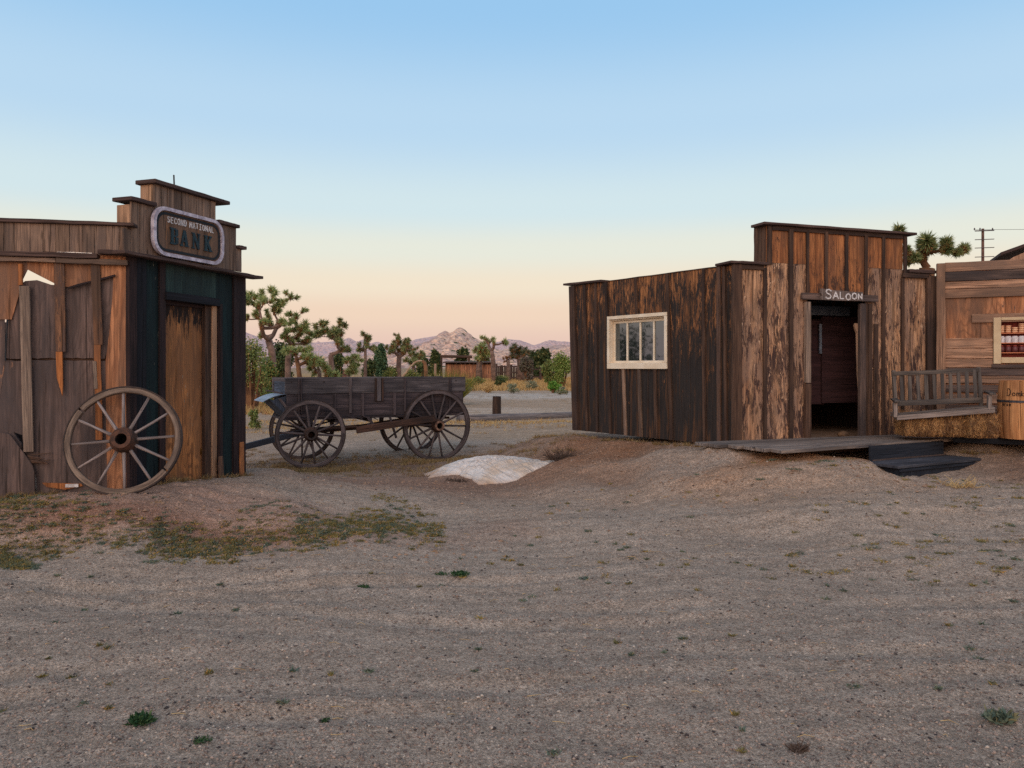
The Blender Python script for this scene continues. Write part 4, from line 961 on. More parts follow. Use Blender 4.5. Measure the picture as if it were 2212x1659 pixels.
# deck strip in front of the cabin
dk=thing('boardwalk','low dark edged boardwalk under the bench and barrel beside the porch','boardwalk',(7,10.1,.6))
for i in range(5):
    mb=MB(90+i); mb.board(RW.pt(rs(2041)-.28-.0*i+(.35 if i==4 else 0),.655,.10+.155*i),RW.D3()*(3.0),RW.N3()*.15,(0,0,.033),seg=8,wob=.003); mb.build('plank',W_deck,dk,bevel=.004)
mb=MB(); a=onz(2058,952,.66); mb.board(RW.pt(rs(2058)-.1,.60,.905),RW.D3()*2.9,(0,0,.075),RW.N3()*.03,seg=6,wob=.002); mb.build('edge_board',W_navy,dk,bevel=.003)
# ---------------------------------------------------------------- wheels and wagon
W_spoke=wood('grey_spoke',lin(158,144,142),lin(124,112,110),lin(98,88,86),weather=.4,tone=.3,fine=(60,4))
W_rim=wood('grey_rim',lin(142,122,108),lin(104,88,78),lin(74,62,58),weather=.5,tone=.3,fine=(60,4))
W_wsp=wood('wagon_spoke',lin(106,94,94),lin(74,66,68),lin(50,44,46),weather=.45,tone=.35,fine=(60,4))
W_wag=wood('wagon_board',lin(112,104,106),lin(78,72,76),lin(56,52,56),weather=.5,tone=.35,fine=(60,1.6),knots=.7)
W_wagl=wood('wagon_lower_board',lin(88,76,78),lin(60,52,56),lin(44,40,44),weather=.5,tone=.35,fine=(60,1.6))
W_gear=wood('gear_wood',lin(92,66,54),lin(58,42,38),lin(38,32,32),weather=.45,tone=.4)
W_front=wood('blue_black_board',lin(78,86,102),lin(52,58,72),lin(40,44,54),weather=.4,tone=.2)
def wheel(parent,Cc,ax,Rr,ns,hub_r,hub_l,rimw,rimd,a0,mats,gaps=(),empty_name='wheel',as_part=True,spr=.019,hub_in=None,up=None):
    """spoked wheel; ax = axle direction towards the viewer"""
    ax=Vector(ax).normalized(); Cc=Vector(Cc)
    x=Vector((0,0,1)).cross(ax).normalized() if up is None else up.cross(ax).normalized()
    y=ax.cross(x).normalized()
    if as_part:
        e=bpy.data.objects.new(empty_name,None); C.objects.link(e); e.parent=parent; e['_o']=parent['_o']
    else: e=parent
    rim_m,tyre_m,hub_m,sp_m,hole_m=mats
    f=lambda r,t,d: Cc+(x*math.cos(t)+y*math.sin(t))*r+ax*d
    segs=[]
    gs=sorted(gaps)
    if not gs: segs=[(0,2*math.pi)]
    else:
        for i,g_ in enumerate(gs):
            nx_=gs[(i+1)%len(gs)]+(2*math.pi if i==len(gs)-1 else 0); segs.append((g_+.018,nx_-.018))
    for s0,s1 in segs:
        mb=MB(int(Rr*1000)+int(s0*10)); n=max(6,int(64*(s1-s0)/6.283)); r0,r1=Rr-rimw,Rr-.006; u=mb.R.random()*9
        closed=not gs
        for k in range(n+(0 if closed else 1)):
            t=s0+(s1-s0)*k/n; wb=mb.R.uniform(-.0015,.0015)
            for r_,d_ in ((r0+wb,-rimd/2),(r1,-rimd/2),(r1,rimd/2),(r0+wb,rimd/2)): mb.v.append(f(r_,t,d_))
        m=n
        for k in range(m):
            k2=(k+1)%(n if closed else n+1)
            for q in range(4):
                q2=(q+1)%4; va,vb_=k/n*(s1-s0)*Rr,(k+1)/n*(s1-s0)*Rr
                mb.face((k*4+q,k*4+q2,k2*4+q2,k2*4+q),[(u+q*.05,va),(u+q*.05+.05,va),(u+q*.05+.05,vb_),(u+q*.05,vb_)],(.5,.5))
        if not closed: mb.face((0,3,2,1),[(0,0)]*4,(.5,.5)); mb.face(tuple(n*4+q for q in range(4)),[(0,0)]*4,(.5,.5))
        mb.build('rim' if closed else 'felloe',rim_m,e,bevel=.004)
    mb=MB(); mb.lathe([(Rr-.0055,-rimd/2-.002),(Rr+.006,-rimd/2-.002),(Rr+.006,rimd/2+.002),(Rr-.0055,rimd/2+.002)],Cc,ax,72,closed=True); mb.build('tyre',tyre_m,e)
    mb=MB(); hi=hub_in or hub_r*.48
    prof=[(hi,hub_l*.42),(hub_r*.66,hub_l*.5),(hub_r*.74,hub_l*.42),(hub_r,hub_l*.2),(hub_r*1.02,0),(hub_r,-hub_l*.25),(hub_r*.7,-hub_l*.5),(hi,-hub_l*.5)]
    mb.lathe(prof,Cc,ax,28); hb=mb.build('hub',hub_m,e,smooth=True)
    mb=MB(); mb.lathe([(hub_r*.70,hub_l*.43),(hub_r*.74,hub_l*.43),(hub_r*.74,hub_l*.52),(hi,hub_l*.52),(hi,hub_l*.3)],Cc,ax,24); mb.build('hub_band',hole_m,e); mb=MB(); mb.lathe([(hi-.001,hub_l*.40),(hi-.001,-hub_l*.45),(0,-hub_l*.45)],Cc,ax,20); mb.build('hub_bore',M_dark,e)  # bore lined in a dark colour for the shade of the hole
    for k in range(ns):
        t=a0+2*math.pi*k/ns; mb=MB(k)
        mb.tube([f(hub_r*.85,t,.01),f(hub_r+.03,t,.008),f(Rr*.6,t,.002),f(Rr-rimw+.004,t,0)],[spr*1.15,spr*1.0,spr*.82,spr*.78],6); mb.build('spoke',sp_m,e,smooth=True)
    return e
# --- loose wheel on the bank
Wn=WS.N3()
lean=math.radians(13)
bx_=WS.S(260,.33); gp=WS.pt(bx_,0,.33); gz=GZ(gp.x,gp.y)-.005
Rw=.515
updir=(Vector((0,0,1))*math.cos(lean)-Wn*math.sin(lean)).normalized(); axd=(Wn*math.cos(lean)+Vector((0,0,1))*math.sin(lean)).normalized()
cw=Vector((gp.x,gp.y,gz))+updir*(Rw+.0)
wh=thing('wagon_wheel','large loose wooden wagon wheel leaning against the bank building','wheel',(gp.x,gp.y,gz))
M_hole=plain('rust_band',lin(112,80,62),lin(74,52,44),scale=20); 
wheel(wh,cw,axd,Rw,12,.118,.20,.056,.055,math.radians(94),(W_rim,M_iron,M_hub,W_spoke,M_hub),gaps=(math.radians(-37),math.radians(143)),as_part=False,spr=.0165,hub_in=.052,up=updir)
# --- wagon
wg=thing('freight_wagon','old dark grey wooden freight wagon with four spoked wheels on the dirt','wagon',(-2.4,13.8,-.12))
PL=P(615,HY,13.0); PL.z=0
wd=Vector((.883,.469,0)).normalized(); wp=Vector((-wd.y,wd.x,0)); WL=3.34; WW=1.07
def wpt(a,b,z): return PL+wd*a+wp*b+Vector((0,0,z))
zt_w,zs_w,zb_w=1.405,1.135,.735
def wbld(name,mb,mat,bevel=.004,parent=None): return mb.build(name,mat,parent or wg,bevel=bevel)
mb=MB(); mb.board(wpt(0,-.035,zs_w),wd*WL,(0,0,zt_w-zs_w),wp*.035,seg=16,wob=.004); wbld('side_board',mb,W_wag)
mb=MB(); mb.board(wpt(0,WW,zs_w),wd*WL,(0,0,zt_w-zs_w),wp*.035,seg=12,wob=.004); wbld('side_board',mb,W_wag)
mb=MB(); mb.board(wpt(.03,-.02,zb_w),wd*(WL-.08),(0,0,.2),wp*.03,seg=10,wob=.002); wbld('lower_side_board',mb,W_wagl)
mb=MB(); mb.board(wpt(.03,-.022,zb_w+.203),wd*(WL-.08),(0,0,zs_w-zb_w-.206),wp*.03,seg=10,wob=.002); wbld('lower_side_board',mb,W_wagl)
mb=MB(); mb.board(wpt(.03,WW-.01,zb_w),wd*(WL-.08),(0,0,zs_w-zb_w),wp*.03,seg=10,wob=.002); wbld('lower_side_board',mb,W_wagl)
mb=MB(); mb.board(wpt(.0,-.01,zb_w-.05),wd*(WL-.02),(0,0,.045),wp*(WW+.02),seg=8,wob=.002); wbld('wagon_floor',mb,W_wagl)
mb=MB(); mb.board(wpt(.03,.0,zs_w-.02),wp*WW,(0,0,.22),wd*.03,seg=4,wob=.002); wbld('end_gate',mb,W_front)
mb=MB(); mb.board(wpt(.05,.0,zb_w),wp*WW,(0,0,.38),wd*.03,seg=4,wob=.002); wbld('end_gate',mb,W_wagl)
mb=MB(); mb.board(wpt(WL-.06,.0,zb_w),wp*WW,(0,0,zt_w-zb_w-.03),wd*.03,seg=4,wob=.002); wbld('end_gate',mb,W_wagl)
def wx(xd): # pixel x -> distance along near side
    q=(xd-CX)/F; O=wpt(0,-.04,0); return (q*O.y-O.x)/(wd.x-q*wd.y)
def cleat(xd,wdt,za,zb2,mat=W_gear,d=.03,o=-.035,name='cleat'):
    a=wx(xd); mb=MB(int(xd)); mb.board(wpt(a-wdt/2,o-d,za),(0,0,zb2-za),wd*wdt,wp*d,seg=4,wob=.002,vz=0); wbld(name,mb,mat,.003)
for xd,wdt in ((645.5,.022),(651,.022),(757,.045),(875,.032),(972,.05)): cleat(xd,wdt,zb_w+.05,zt_w-.005,mat=W_wagl if xd!=757 else W_wsp,d=.022)
for xd in (723,784,853): cleat(xd,.05,zb_w-.01,zs_w-.01,mat=W_wagl,d=.02,o=-.022)
cleat(811.5,.035,.98,zt_w-.01,d=.03); cleat(826,.03,.98,zt_w-.01,d=.03); cleat(818.5,.075,.985,zt_w-.01,mat=W_wag,d=.02)
for xd in (630,700,760,905,985):
    mb=MB(); mb.lathe([(0,0),(.014,0),(.012,.008),(0,.01)],wpt(wx(xd),-.036,1.34 if xd not in(760,905) else 1.08),-wp,10); wbld('bolt',mb,M_iron,0)
# seat sheet and footwell at the front end
mb=MB(); n=7
for i in range(n):
    t0,t1=i/n,(i+1)/n; z=lambda t:1.12-.02*t-.10*t*t; 
    a=wpt(.02-.36*t0,.12,z(t0)); b=wpt(.02-.36*t1,.12,z(t1)); mb.board(a,b-a,wp*.85,(0,0,.006),vz=0)
wbld('bent_metal_sheet',mb,M_galv,0)
mb=MB(); mb.board(wpt(-.02,.02,1.13),wpt(-.3,.02,1.19)-wpt(-.02,.02,1.13),wp*.04,(0,0,.025)); wbld('bracket',mb,W_wsp)
mb=MB(); mb.board(wpt(-.22,.1,1.03),wpt(.06,.1,.74)-wpt(-.22,.1,1.03),wp*.9,(.02,0,.02)); wbld('foot_board',mb,W_front)
mb=MB(); mb.board(wpt(-.10,.02,1.06),wpt(.1,.02,.78)-wpt(-.10,.02,1.06),wp*.03,wd*.05); wbld('bracket',mb,W_wsp)
mb=MB(); mb.prism([(-.21,1.02),(.04,1.1),(.04,.76)],lambda a,b,t:wpt(a,t,b),.06,.09); wbld('foot_board_side',mb,W_front)
# wheels
dF=Vector((-.365,.931,0)).normalized(); dR=wp
cF=Vector((-3.405,13.0,.457)); cR=Vector(((944-CX)/F*14.2,14.2,.514))
mats=(W_wsp,M_iron,W_gear,W_wsp,M_iron)
wheel(wg,cF,-dF,.58,14,.118,.24,.068,.06,math.radians(98),mats,spr=.022)
wheel(wg,cF+dF*1.32,-dF,.58,14,.118,.24,.068,.06,math.radians(90),mats,spr=.022)
M_hubr=plain('worn_hub_end',lin(150,116,96),lin(90,66,58),scale=16)
wheel(wg,cR,-dR,.655,14,.122,.28,.072,.06,math.radians(100),(W_wsp,M_iron,W_gear,W_wsp,M_hubr),spr=.023)
wheel(wg,cR+dR*1.36,-dR,.655,14,.122,.28,.072,.06,math.radians(86),mats,spr=.023)
mF=cF+dF*.66; mR=cR+dR*.68
def beam(name,a,b,w_,h_,mat=W_gear):
    a=Vector(a);b=Vector(b); d=(b-a); s_=d.cross(Vector((0,0,1))).normalized()*w_; u_=s_.cross(d).normalized()*h_
    if u_.z<0:u_=-u_
    mb=MB(int(a.x*100)); mb.board(a-s_/2-u_/2,d,s_,u_,seg=4,wob=.002); return wbld(name,mb,mat,.004)
beam('front_axle',cF+dF*.06,cF+dF*1.26,.10,.11); beam('rear_axle',cR+dR*.06,cR+dR*1.3,.11,.12)
beam('front_bolster',cF+dF*.18+Vector((0,0,.20)),cF+dF*1.14+Vector((0,0,.20)),.12,.12,W_wagl); beam('rear_bolster',cR+dR*.15+Vector((0,0,.17)),cR+dR*1.2+Vector((0,0,.17)),.12,.13,W_wagl)
for q in (.3,1.0): beam('bolster_block',cF+dF*q+Vector((0,0,.05)),cF+dF*q+Vector((0,0,.15)),.1,.14); beam('bolster_block',cR+dR*q+Vector((0,0,.055)),cR+dR*q+Vector((0,0,.12)),.1,.14)
beam('reach_pole',mF+Vector((0,0,.0)),mR+Vector((0,0,.02)),.07,.09)
ba=P(770,929,13.35); bb=P(940,903,14.05); beam('brake_beam',ba,bb,.05,.12); beam('brake_beam',ba+wp*.5+wd*.1,bb+wp*.5,.05,.08)
beam('brake_bar',P(795,915,13.6),P(800,951,13.6)*1.0+Vector((.02,0,.2)),.04,.05,M_iron if False else W_wagl)
for q in (P(800,905,13.5),P(845,905,13.8)): beam('hanger',q,q+Vector((0,0,-.2)),.04,.05,W_wagl)
for k in range(4):
    a=P(752+k*16,899,13.45+.08*k); beam('under_strap',a,a+wd*.14+Vector((0,0,-.05-.02*(k%2))),.03,.014,W_wagl)
for sgn in (.25,.85): beam('hound',mF+dF*(sgn-.55)*.9-wd*.25,mF+wd*.7+Vector((0,0,.05)),.05,.06,W_wagl)
beam('tongue',mF+Vector((0,0,.0)),Vector((-5.1,12.75,.10)),.09,.10,W_front)
for q in (.25,.75,1.15): beam('spring_bar',cR+dR*q-wd*.35+Vector((0,0,.12)),cR+dR*q+wd*.35+Vector((0,0,.12)),.05,.04)
for q in (.9,1.5,2.3,2.9): beam('cross_sill',wpt(q,.02,zb_w-.085),wpt(q,WW,zb_w-.085),.07,.06,W_wagl)
beam('lever',P(842,900,13.8),P(856,946,13.9),.025,.04,W_wagl); beam('lever',P(795,902,13.6),P(812,925,13.6),.025,.05,W_wagl)
beam('tie_rod',P(700,926,13.3),P(770,921,13.6),.03,.04,W_gear)
# ---------------------------------------------------------------- bench, bales, barrel
W_bench=wood('bench_slat',lin(104,94,88),lin(76,70,68),lin(60,56,56),weather=.4,tone=.3)
W_benchl=wood('bench_front_board',lin(148,134,128),lin(108,98,94),lin(84,76,74),weather=.35,tone=.1)
bn=thing('bench','grey slatted wooden bench with arms resting on straw bales','bench',(6.0,10.2,.65))
def BQ(x,y,Y): return P(x,y,Y)
def bbm(name,x0,y0,x1,y1,Y0,Y1,hgt,dep,mat=W_bench):
    """board seen from (x0,y0) to (x1,y1) (top edge) at depths Y0,Y1"""
    a=P(x0,y0,Y0);b=P(x1,y1,Y1); d=b-a; nrm=Vector((d.y,-d.x,0)).normalized()
    if nrm.y>0:nrm=-nrm
    mb=MB(int(x0)); mb.board(a-Vector((0,0,hgt)),d,(0,0,hgt),-nrm*dep,seg=6,wob=.002); return mb.build(name,mat,bn,bevel=.004)
Yb0,Yb1=10.25,10.05; Yf0,Yf1=9.82,9.62
bbm('back_rail',1930,803,2116,794.5,Yb0+.08,Yb1+.08,.055,.03); bbm('back_rail',1937,866,2121,858.5,Yb0,Yb1,.07,.035)
for i in range(10):
    x=1946+i*17.6; x2=1948.5+i*17.6; fr_=i/9.0
    a=P(x+1,806-fr_*8,Yb0+.09-.2*fr_); b=P(x2+1,872-fr_*7.5,Yb0+.015-.2*fr_)
    mb=MB(i); mb.board(b-Vector((.02,0,0)),a-b,Vector((.046,0,0)),Vector((0,.014,0)),seg=4,wob=.0015); mb.build('back_slat',W_bench,bn,bevel=.002)
for (xt,yt,xb_,yb_,Y_) in ((1931,800,1937,905,Yb0),(2115,793,2122,890,Yb1)):
    a=P(xt,yt,Y_+.1); b=P(xb_,yb_,Y_-.02); mb=MB(); mb.board(b-Vector((.02,0,0)),a-b,Vector((.045,0,0)),Vector((0,.035,0)),seg=3,wob=.002); mb.build('back_post',W_bench,bn,bevel=.003)
bbm('seat_front',1938,896.5,2150,880,Yf0,Yf1,.068,.03,W_benchl)
for i in range(5):
    t=i/5; y0=896-13*t; Ya=Yf0+.032+.082*i; Yc=Yf1+.032+.082*i
    za=P(1938,896.5,Yf0).z+.0; zb3=P(2150,880,Yf1).z
    a=Vector((P(1940+i*1.2,HY,Ya).x,Ya,za-.004*i)); b=Vector((P(2147-i*4,HY,Yc).x,Yc,zb3-.004*i)); mb=MB(i+3); mb.board(a,b-a,Vector((0,.075,0)),Vector((0,0,.018)),seg=4,wob=.002); mb.build('seat_slat',W_pl if i==3 else W_bench,bn,bevel=.003)
for (xf,yf,xb_,yb_,Y0_,Y1_) in ((1938,870,1926,856,Yf0-.03,Yb0+.02),(2143,853,2128,846,Yf1-.03,Yb1+.02)):
    a=P(xf,yf,Y0_); b=P(xb_+3,yb_,Y1_); b.z=a.z+.015; mb=MB(); mb.board(a-Vector((.035,0,0)),b-a,Vector((.09,0,0)),Vector((0,0,.025)),seg=3,wob=.002); mb.build('armrest',W_bench,bn,bevel=.004)
    c_=Vector((a.x,a.y+.04,0)); zz=P(1938,896.5,Yf0).z if xf<2000 else P(2150,880,Yf1).z
    mb=MB(); mb.board(Vector((c_.x-.02,c_.y,zz-.03)),(0,0,a.z-zz+.028),Vector((.045,0,0)),Vector((0,.04,0)),seg=3,wob=.002); mb.build('arm_post',W_benchl,bn,bevel=.003)
mb=MB(); a=P(1926,893,9.95); 
for k in range(2): mb=MB(); mb.board(a-Vector((0,0,.03*k)),Vector((.09,.0,0)),Vector((0,.04,0)),Vector((0,0,.015))); mb.build('seat_support',W_benchl,bn)
# straw bales
M_straw,nt,bs=new_mat('straw'); h=N(nt); rn=h.n('ShaderNodeUVMap',uv_map='RND').outputs[0]; sp=h.n('ShaderNodeSeparateXYZ'); h.link(rn,sp.inputs[0])
c=h.mix(sp.outputs[0],lin(120,80,50),lin(222,172,112)); c=h.mix(h.ramp(sp.outputs[1],.6,1),c,lin(84,56,38)); c=h.mix(h.math('MULTIPLY',h.ramp(h.noise(h.vmul(h.n('ShaderNodeTexCoord').outputs['Object'],(13,13,4)),1,3,.6,.5),.46,.58),.7),c,lin(96,64,42)); h.link(c,bs.inputs['Base Color']); bs.inputs['Roughness'].default_value=.7
def bale(name,label,c,L_,W_,H_,yaw,n,seed):
    mb=MB(seed); rr=random.Random(seed); c=Vector(c); d=Vector((math.cos(yaw),math.sin(yaw),0)); e=Vector((-d.y,d.x,0))
    # rounded straw core built of lumpy rings
    nr=14; ns=20
    for i in range(nr):
        t=i/(nr-1); xx=(t-.5)*L_; sw=1-.12*abs(2*t-1)**4+.03*math.sin(t*19)+rr.uniform(-.02,.02)
        for q in range(ns):
            an=2*math.pi*q/ns; ca_,sa_=math.cos(an),math.sin(an); k=(abs(ca_)**5+abs(sa_)**5)**(-.2); j=1+rr.uniform(-.03,.03)
            mb.v.append(c+d*xx+e*(ca_*k*W_/2*sw*j)+Vector((0,0,H_/2+sa_*k*H_/2*sw*j)))
    for i in range(nr-1):
        for q in range(ns):
            q2=(q+1)%ns; mb.face((i*ns+q,i*ns+q2,(i+1)*ns+q2,(i+1)*ns+q),[(0,0)]*4,(.35+rr.random()*.3,.5+.4*rr.random()))
    mb.face(tuple(range(ns-1,-1,-1)),[(0,0)]*ns,(.4,.5)); mb.face(tuple((nr-1)*ns+q for q in range(ns)),[(0,0)]*ns,(.4,.5))
    for _ in range(n):
        xx=rr.uniform(-.5,.5)*L_; an=rr.uniform(0,6.283); ca_,sa_=math.cos(an),math.sin(an); k=(abs(ca_)**5+abs(sa_)**5)**(-.2)
        if rr.random()<.12: xx=math.copysign(L_/2,xx); k*=rr.random()
        p=c+d*xx+e*(ca_*k*W_/2*1.0)+Vector((0,0,max(.01,H_/2+sa_*k*H_/2)))
        nrm=(e*ca_+Vector((0,0,sa_))+d*rr.uniform(-.4,.4)).normalized()
        t=(Vector((rr.uniform(-.35,.35),rr.uniform(-.2,.2),rr.uniform(-1,1)))+nrm*.45).normalized()*rr.uniform(.03,.11)
        sd=t.cross(nrm).normalized()*.003; p+=nrm*rr.uniform(-.005,.012)
        if p.z+t.z<c.z+.005: t.z=abs(t.z)
        mb.tri(p-sd,p+sd,p+t)
    o=mb.build(name,M_straw,None,loc=tuple(c)); tag(o,label,'straw bale'); return o
bz=GZ(5.6,9.95)
bc=P(2022,HY,10.02); b1=bale('straw_bale','long golden brown straw bale under the left and middle of the bench',(bc.x,10.02,.692),.88,.42,.255,-.15,8000,5)
bc=P(2106,HY,9.88); b2=bale('straw_bale','upright bulging straw bale with strapped front under the right end of the bench',(bc.x,9.86,.692),.32,.46,.27,-.1,4000,6)
# barrel
cb_=P(2217,HY,9.75); bz0=.692; Rb=.315; Hb=.73
bar=thing('wooden_barrel','light orange wooden barrel with iron hoop and black hand lettering beside the bench','barrel',(cb_.x,cb_.y,bz0))
W_bar=wood('barrel_stave',lin(214,156,106),lin(180,120,76),lin(140,96,66),fine=(45,1.5),weather=.5,tone=.3,knots=.8,bump=.4)
mb=MB(); ns=16
bp_r=lambda z:Rb*(.93+.075*math.sin(math.pi*(z/Hb)))
for i in range(ns):
    a0_=2*math.pi*i/ns+.01; a1_=2*math.pi*(i+1)/ns-.004; r_=(mb.R.random(),mb.R.random()); uo=mb.R.random()*20; nz=6; na=4; st0=len(mb.v)
    for k in range(nz+1):
        for j in range(na+1):
            t=a0_+(a1_-a0_)*j/na; z=Hb*k/nz; rr_=bp_r(z)-(.003 if j in(0,na) else 0)
            mb.v.append(Vector((cb_.x+math.cos(t)*rr_,cb_.y+math.sin(t)*rr_,bz0+z)))
    for k in range(nz):
        for j in range(na):
            q=st0+k*(na+1)+j; uu=lambda jj:uo+jj*.03
            mb.face((q,q+1,q+na+2,q+na+1),[(uu(j),Hb*k/nz),(uu(j+1),Hb*k/nz),(uu(j+1),Hb*(k+1)/nz),(uu(j),Hb*(k+1)/nz)],r_)
mb.build('staves',W_bar,bar)
mb=MB(); mb.lathe([(0,Hb-.03),(Rb*.925,Hb-.03)],(cb_.x,cb_.y,bz0),(0,0,1),32); mb.lathe([(Rb*.87,0),(Rb*.926,0),(Rb*.926,Hb),(Rb*.88,Hb),(Rb*.87,0)],(cb_.x,cb_.y,bz0),(0,0,1),32); mb.build('barrel_head',W_bar,bar)
M_hoop=plain('hoop_iron',lin(84,84,90),lin(58,56,62),rough=.5,metal=.4,scale=14)
zh=P(2200,868.5,9.45).z-bz0
mb=MB(); mb.lathe([(bp_r(zh)+.001,zh-.014),(bp_r(zh)+.005,zh-.014),(bp_r(zh)+.005,zh+.014),(bp_r(zh)+.001,zh+.014)],(cb_.x,cb_.y,bz0),(0,0,1),48,closed=True); mb.build('hoop',M_hoop,bar)
M_ink=plain('black_lettering',lin(34,28,26),rough=.8,bump=0)
phi0=math.atan2(-1,-.25)  # faces the viewer
def bmap(a,b,t):
    th=-math.pi/2-math.atan2(cb_.x,cb_.y)+a/Rb; r_=bp_r(b)+t
    return Vector((cb_.x+math.cos(th)*r_,cb_.y+math.sin(th)*r_,bz0+b))
mb=MB(); zl_=P(2200,856,9.45).z-bz0
for ch,a,w_,h_ in (('D',-.225,.052,.088),('o',-.155,.038,.062),('m',-.108,.044,.064),('k',-.058,.038,.062),('i',-.02,.02,.062),('n',.008,.035,.042)):
    strokes(mb,ch,bmap,a,zl_,w_,h_,.008,.001,.002)
for ch,a in (('o',-.285),('r',-.255),('s',-.225),('e',-.19)): strokes(mb,ch,bmap,a,zh-.055,.024,.04,.006,.001,.002)
mb.build('lettering',M_ink,bar)
# ---------------------------------------------------------------- tarp over a heap
M_tarp,nt,bs=new_mat('canvas'); h=N(nt); tc=h.n('ShaderNodeTexCoord').outputs['Object']
mp=h.n('ShaderNodeMapping'); h.link(tc,mp.inputs[0]); mp.inputs['Rotation'].default_value=(0,0,.75)
wn=h.noise(h.vmul(mp.outputs[0],(2.2,13,2)),1,5,.6,.8); wn2=h.noise(h.vmul(mp.outputs[0],(2.6,22,4)),1,3,.5,.9); st_n=h.noise(tc,2.3,4,.6)
sz=h.n('ShaderNodeSeparateXYZ'); h.link(tc,sz.inputs[0])
c=h.mix(h.ramp(st_n,.42,.66),lin(222,214,210),lin(206,186,168)); c=h.mix(h.math('MULTIPLY',h.math('SUBTRACT',1.0,h.ramp(sz.outputs[2],.02,.11)),.6),c,lin(176,136,106))
c=h.mix(h.math('MULTIPLY',h.ramp(wn2,.48,.66),.5),c,lin(176,160,150))  # fold shading mixed into the canvas colour as darker creases
h.link(c,bs.inputs['Base Color']); bs.inputs['Roughness'].default_value=.9; bs.inputs['Specular IOR Level'].default_value=.15
bp=h.n('ShaderNodeBump'); bp.inputs['Strength'].default_value=1.0; bp.inputs['Distance'].default_value=.06
h.link(h.math('ADD',wn,h.math('MULTIPLY',wn2,.35)),bp.inputs['Height']); h.link(bp.outputs[0],bs.inputs['Normal'])
outl=[]
cxt,cyt=-.40,11.1
for x,y in ((912,1025),(935,1026),(960,1025),(992,1031),(1019,1038),(1036,1045.6),(1070,1046),(1105,1045.6),(1150,1040),(1189,1033.6)):
    Y=(EYE-.03)*F/(y-HY); outl.append(((x-CX)/F*Y,Y))
outl+= [(.63,11.25),(.40,11.75),(-.1,12.05),(-.6,12.1),(-1.05,11.9),(-1.35,11.55)]
an=[math.atan2(b-cyt,a-cxt) for a,b in outl]; rd=[math.hypot(a-cxt,b-cyt) for a,b in outl]
o_=sorted(zip(an,rd)); an=[a for a,_ in o_]; rd=[r for _,r in o_]
an=[an[-1]-2*math.pi]+an+[an[0]+2*math.pi]; rd=[rd[-1]]+rd+[rd[0]]
mb=MB(); na=180; nr=46
for k in range(nr+1):
    t=k/nr
    for q in range(na):
        a_=-math.pi+2*math.pi*q/na; r_=float(np.interp(a_,an,rd))*t*(1+(.008*math.sin(a_*23)+.008*math.sin(a_*41))*t)
        X_,Y_=cxt+math.cos(a_)*r_,cyt+math.sin(a_)*r_
        g_=GZ(X_,Y_)
        u_=(X_*.8+Y_*.6); v_=(-X_*.6+Y_*.8)
        wr=float(fbm(np.array([v_*11+.9*math.sin(u_*2.6)]),np.array([u_*1.9]),3,77)[0])-.5; wr=abs(wr)*-1.6+.2
        wr2=float(vnoise(np.array([v_*22+math.sin(u_*5)]),np.array([u_*2.4]),78)[0])-.5
        hgt=.150*(1-t**2.2)**.8*(1+.12*math.sin(X_*2+1)); z=max(g_,.0)*(1-t)*.3+g_*(.7+.3*t)+hgt+(wr*.055+wr2*.030)*(1-t**6)*min(1,1.2-t*.6)
        if k==nr: z=g_-.02
        mb.v.append(Vector((X_,Y_,z)))
for k in range(nr):
    for q in range(na):
        q2=(q+1)%na; mb.face((k*na+q,(k+1)*na+q,(k+1)*na+q2,k*na+q2),[(0,0)]*4,(.5,.5))
tp=mb.build('tarp',M_tarp,None,smooth=True,loc=(cxt,cyt,.0)); tag(tp,'wrinkled off white canvas tarp covering a low heap on the dirt','tarp')
# ---------------------------------------------------------------- post and log barrier
pb=P(1073,893,24.3); mb=MB(); pz=GZ(pb.x,24.3); mb.tube([(pb.x,24.3,pz-.1),(pb.x,24.3,pz+.3),(pb.x+.005,24.3,P(1073,856,24.3).z)],[.145,.14,.135],14,jit=.03)
o=mb.build('bollard',W_trim,None,loc=(pb.x,24.3,pz)); tag(o,'short thick dark wooden bollard behind the long fallen log','bollard')
W_log=wood('grey_log',lin(132,120,116),lin(100,92,92),lin(84,76,78),weather=.4,tone=.1)
a=P(990,911,22.0); b=P(1260,884,24.4)
def gl_(p): p=Vector(p); p.z=GZ(p.x,p.y)+.06; return p
pts=[gl_(a+(b-a)*t) for t in (0,.2,.4,.6,.8,1)]
mb=MB(); mb.tube(pts,[.125,.135,.13,.125,.12,.11],12,jit=.04); o=mb.build('log',W_log,None,smooth=True,loc=tuple(pts[0])); tag(o,'long grey log lying on the dirt between the wagon and the saloon','log')
# ---------------------------------------------------------------- utility pole
up=thing('utility_pole','tall wooden utility pole with four crossarms beyond the cabin roof','utility pole',(P(2123,HY,70).x,70,0))
uy=70; ux=P(2123,HY,uy).x
M_pole=plain('pole_wood',lin(116,84,74),lin(92,66,60),scale=2); M_arm=plain('arm_wood',lin(96,88,92),lin(78,72,76),scale=2)
mb=MB(); mb.tube([(ux,uy,-.2),(ux,uy,P(0,494,uy).z)],[.17,.115],10); mb.build('pole',M_pole,up)
for y in (499.5,518,536,555.5):
    z=P(0,y,uy).z; a=P(2104,y+1,uy).x; b=P(2145,y-1,uy).x
    mb=MB(); mb.board((a,uy-.2,z-.05),(b-a,0,.06),(0,.09,0),(0,0,.09 if y<500 else .06)); mb.build('crossarm',M_arm,up)
for x in (2105,2117,2144):
    p=P(x,497.5,uy-.15); mb=MB(); mb.tube([p,p+Vector((0,0,.09)),p+Vector((0,0,.22))],[.03,.07,.04],8); mb.build('insulator',M_arm,up)
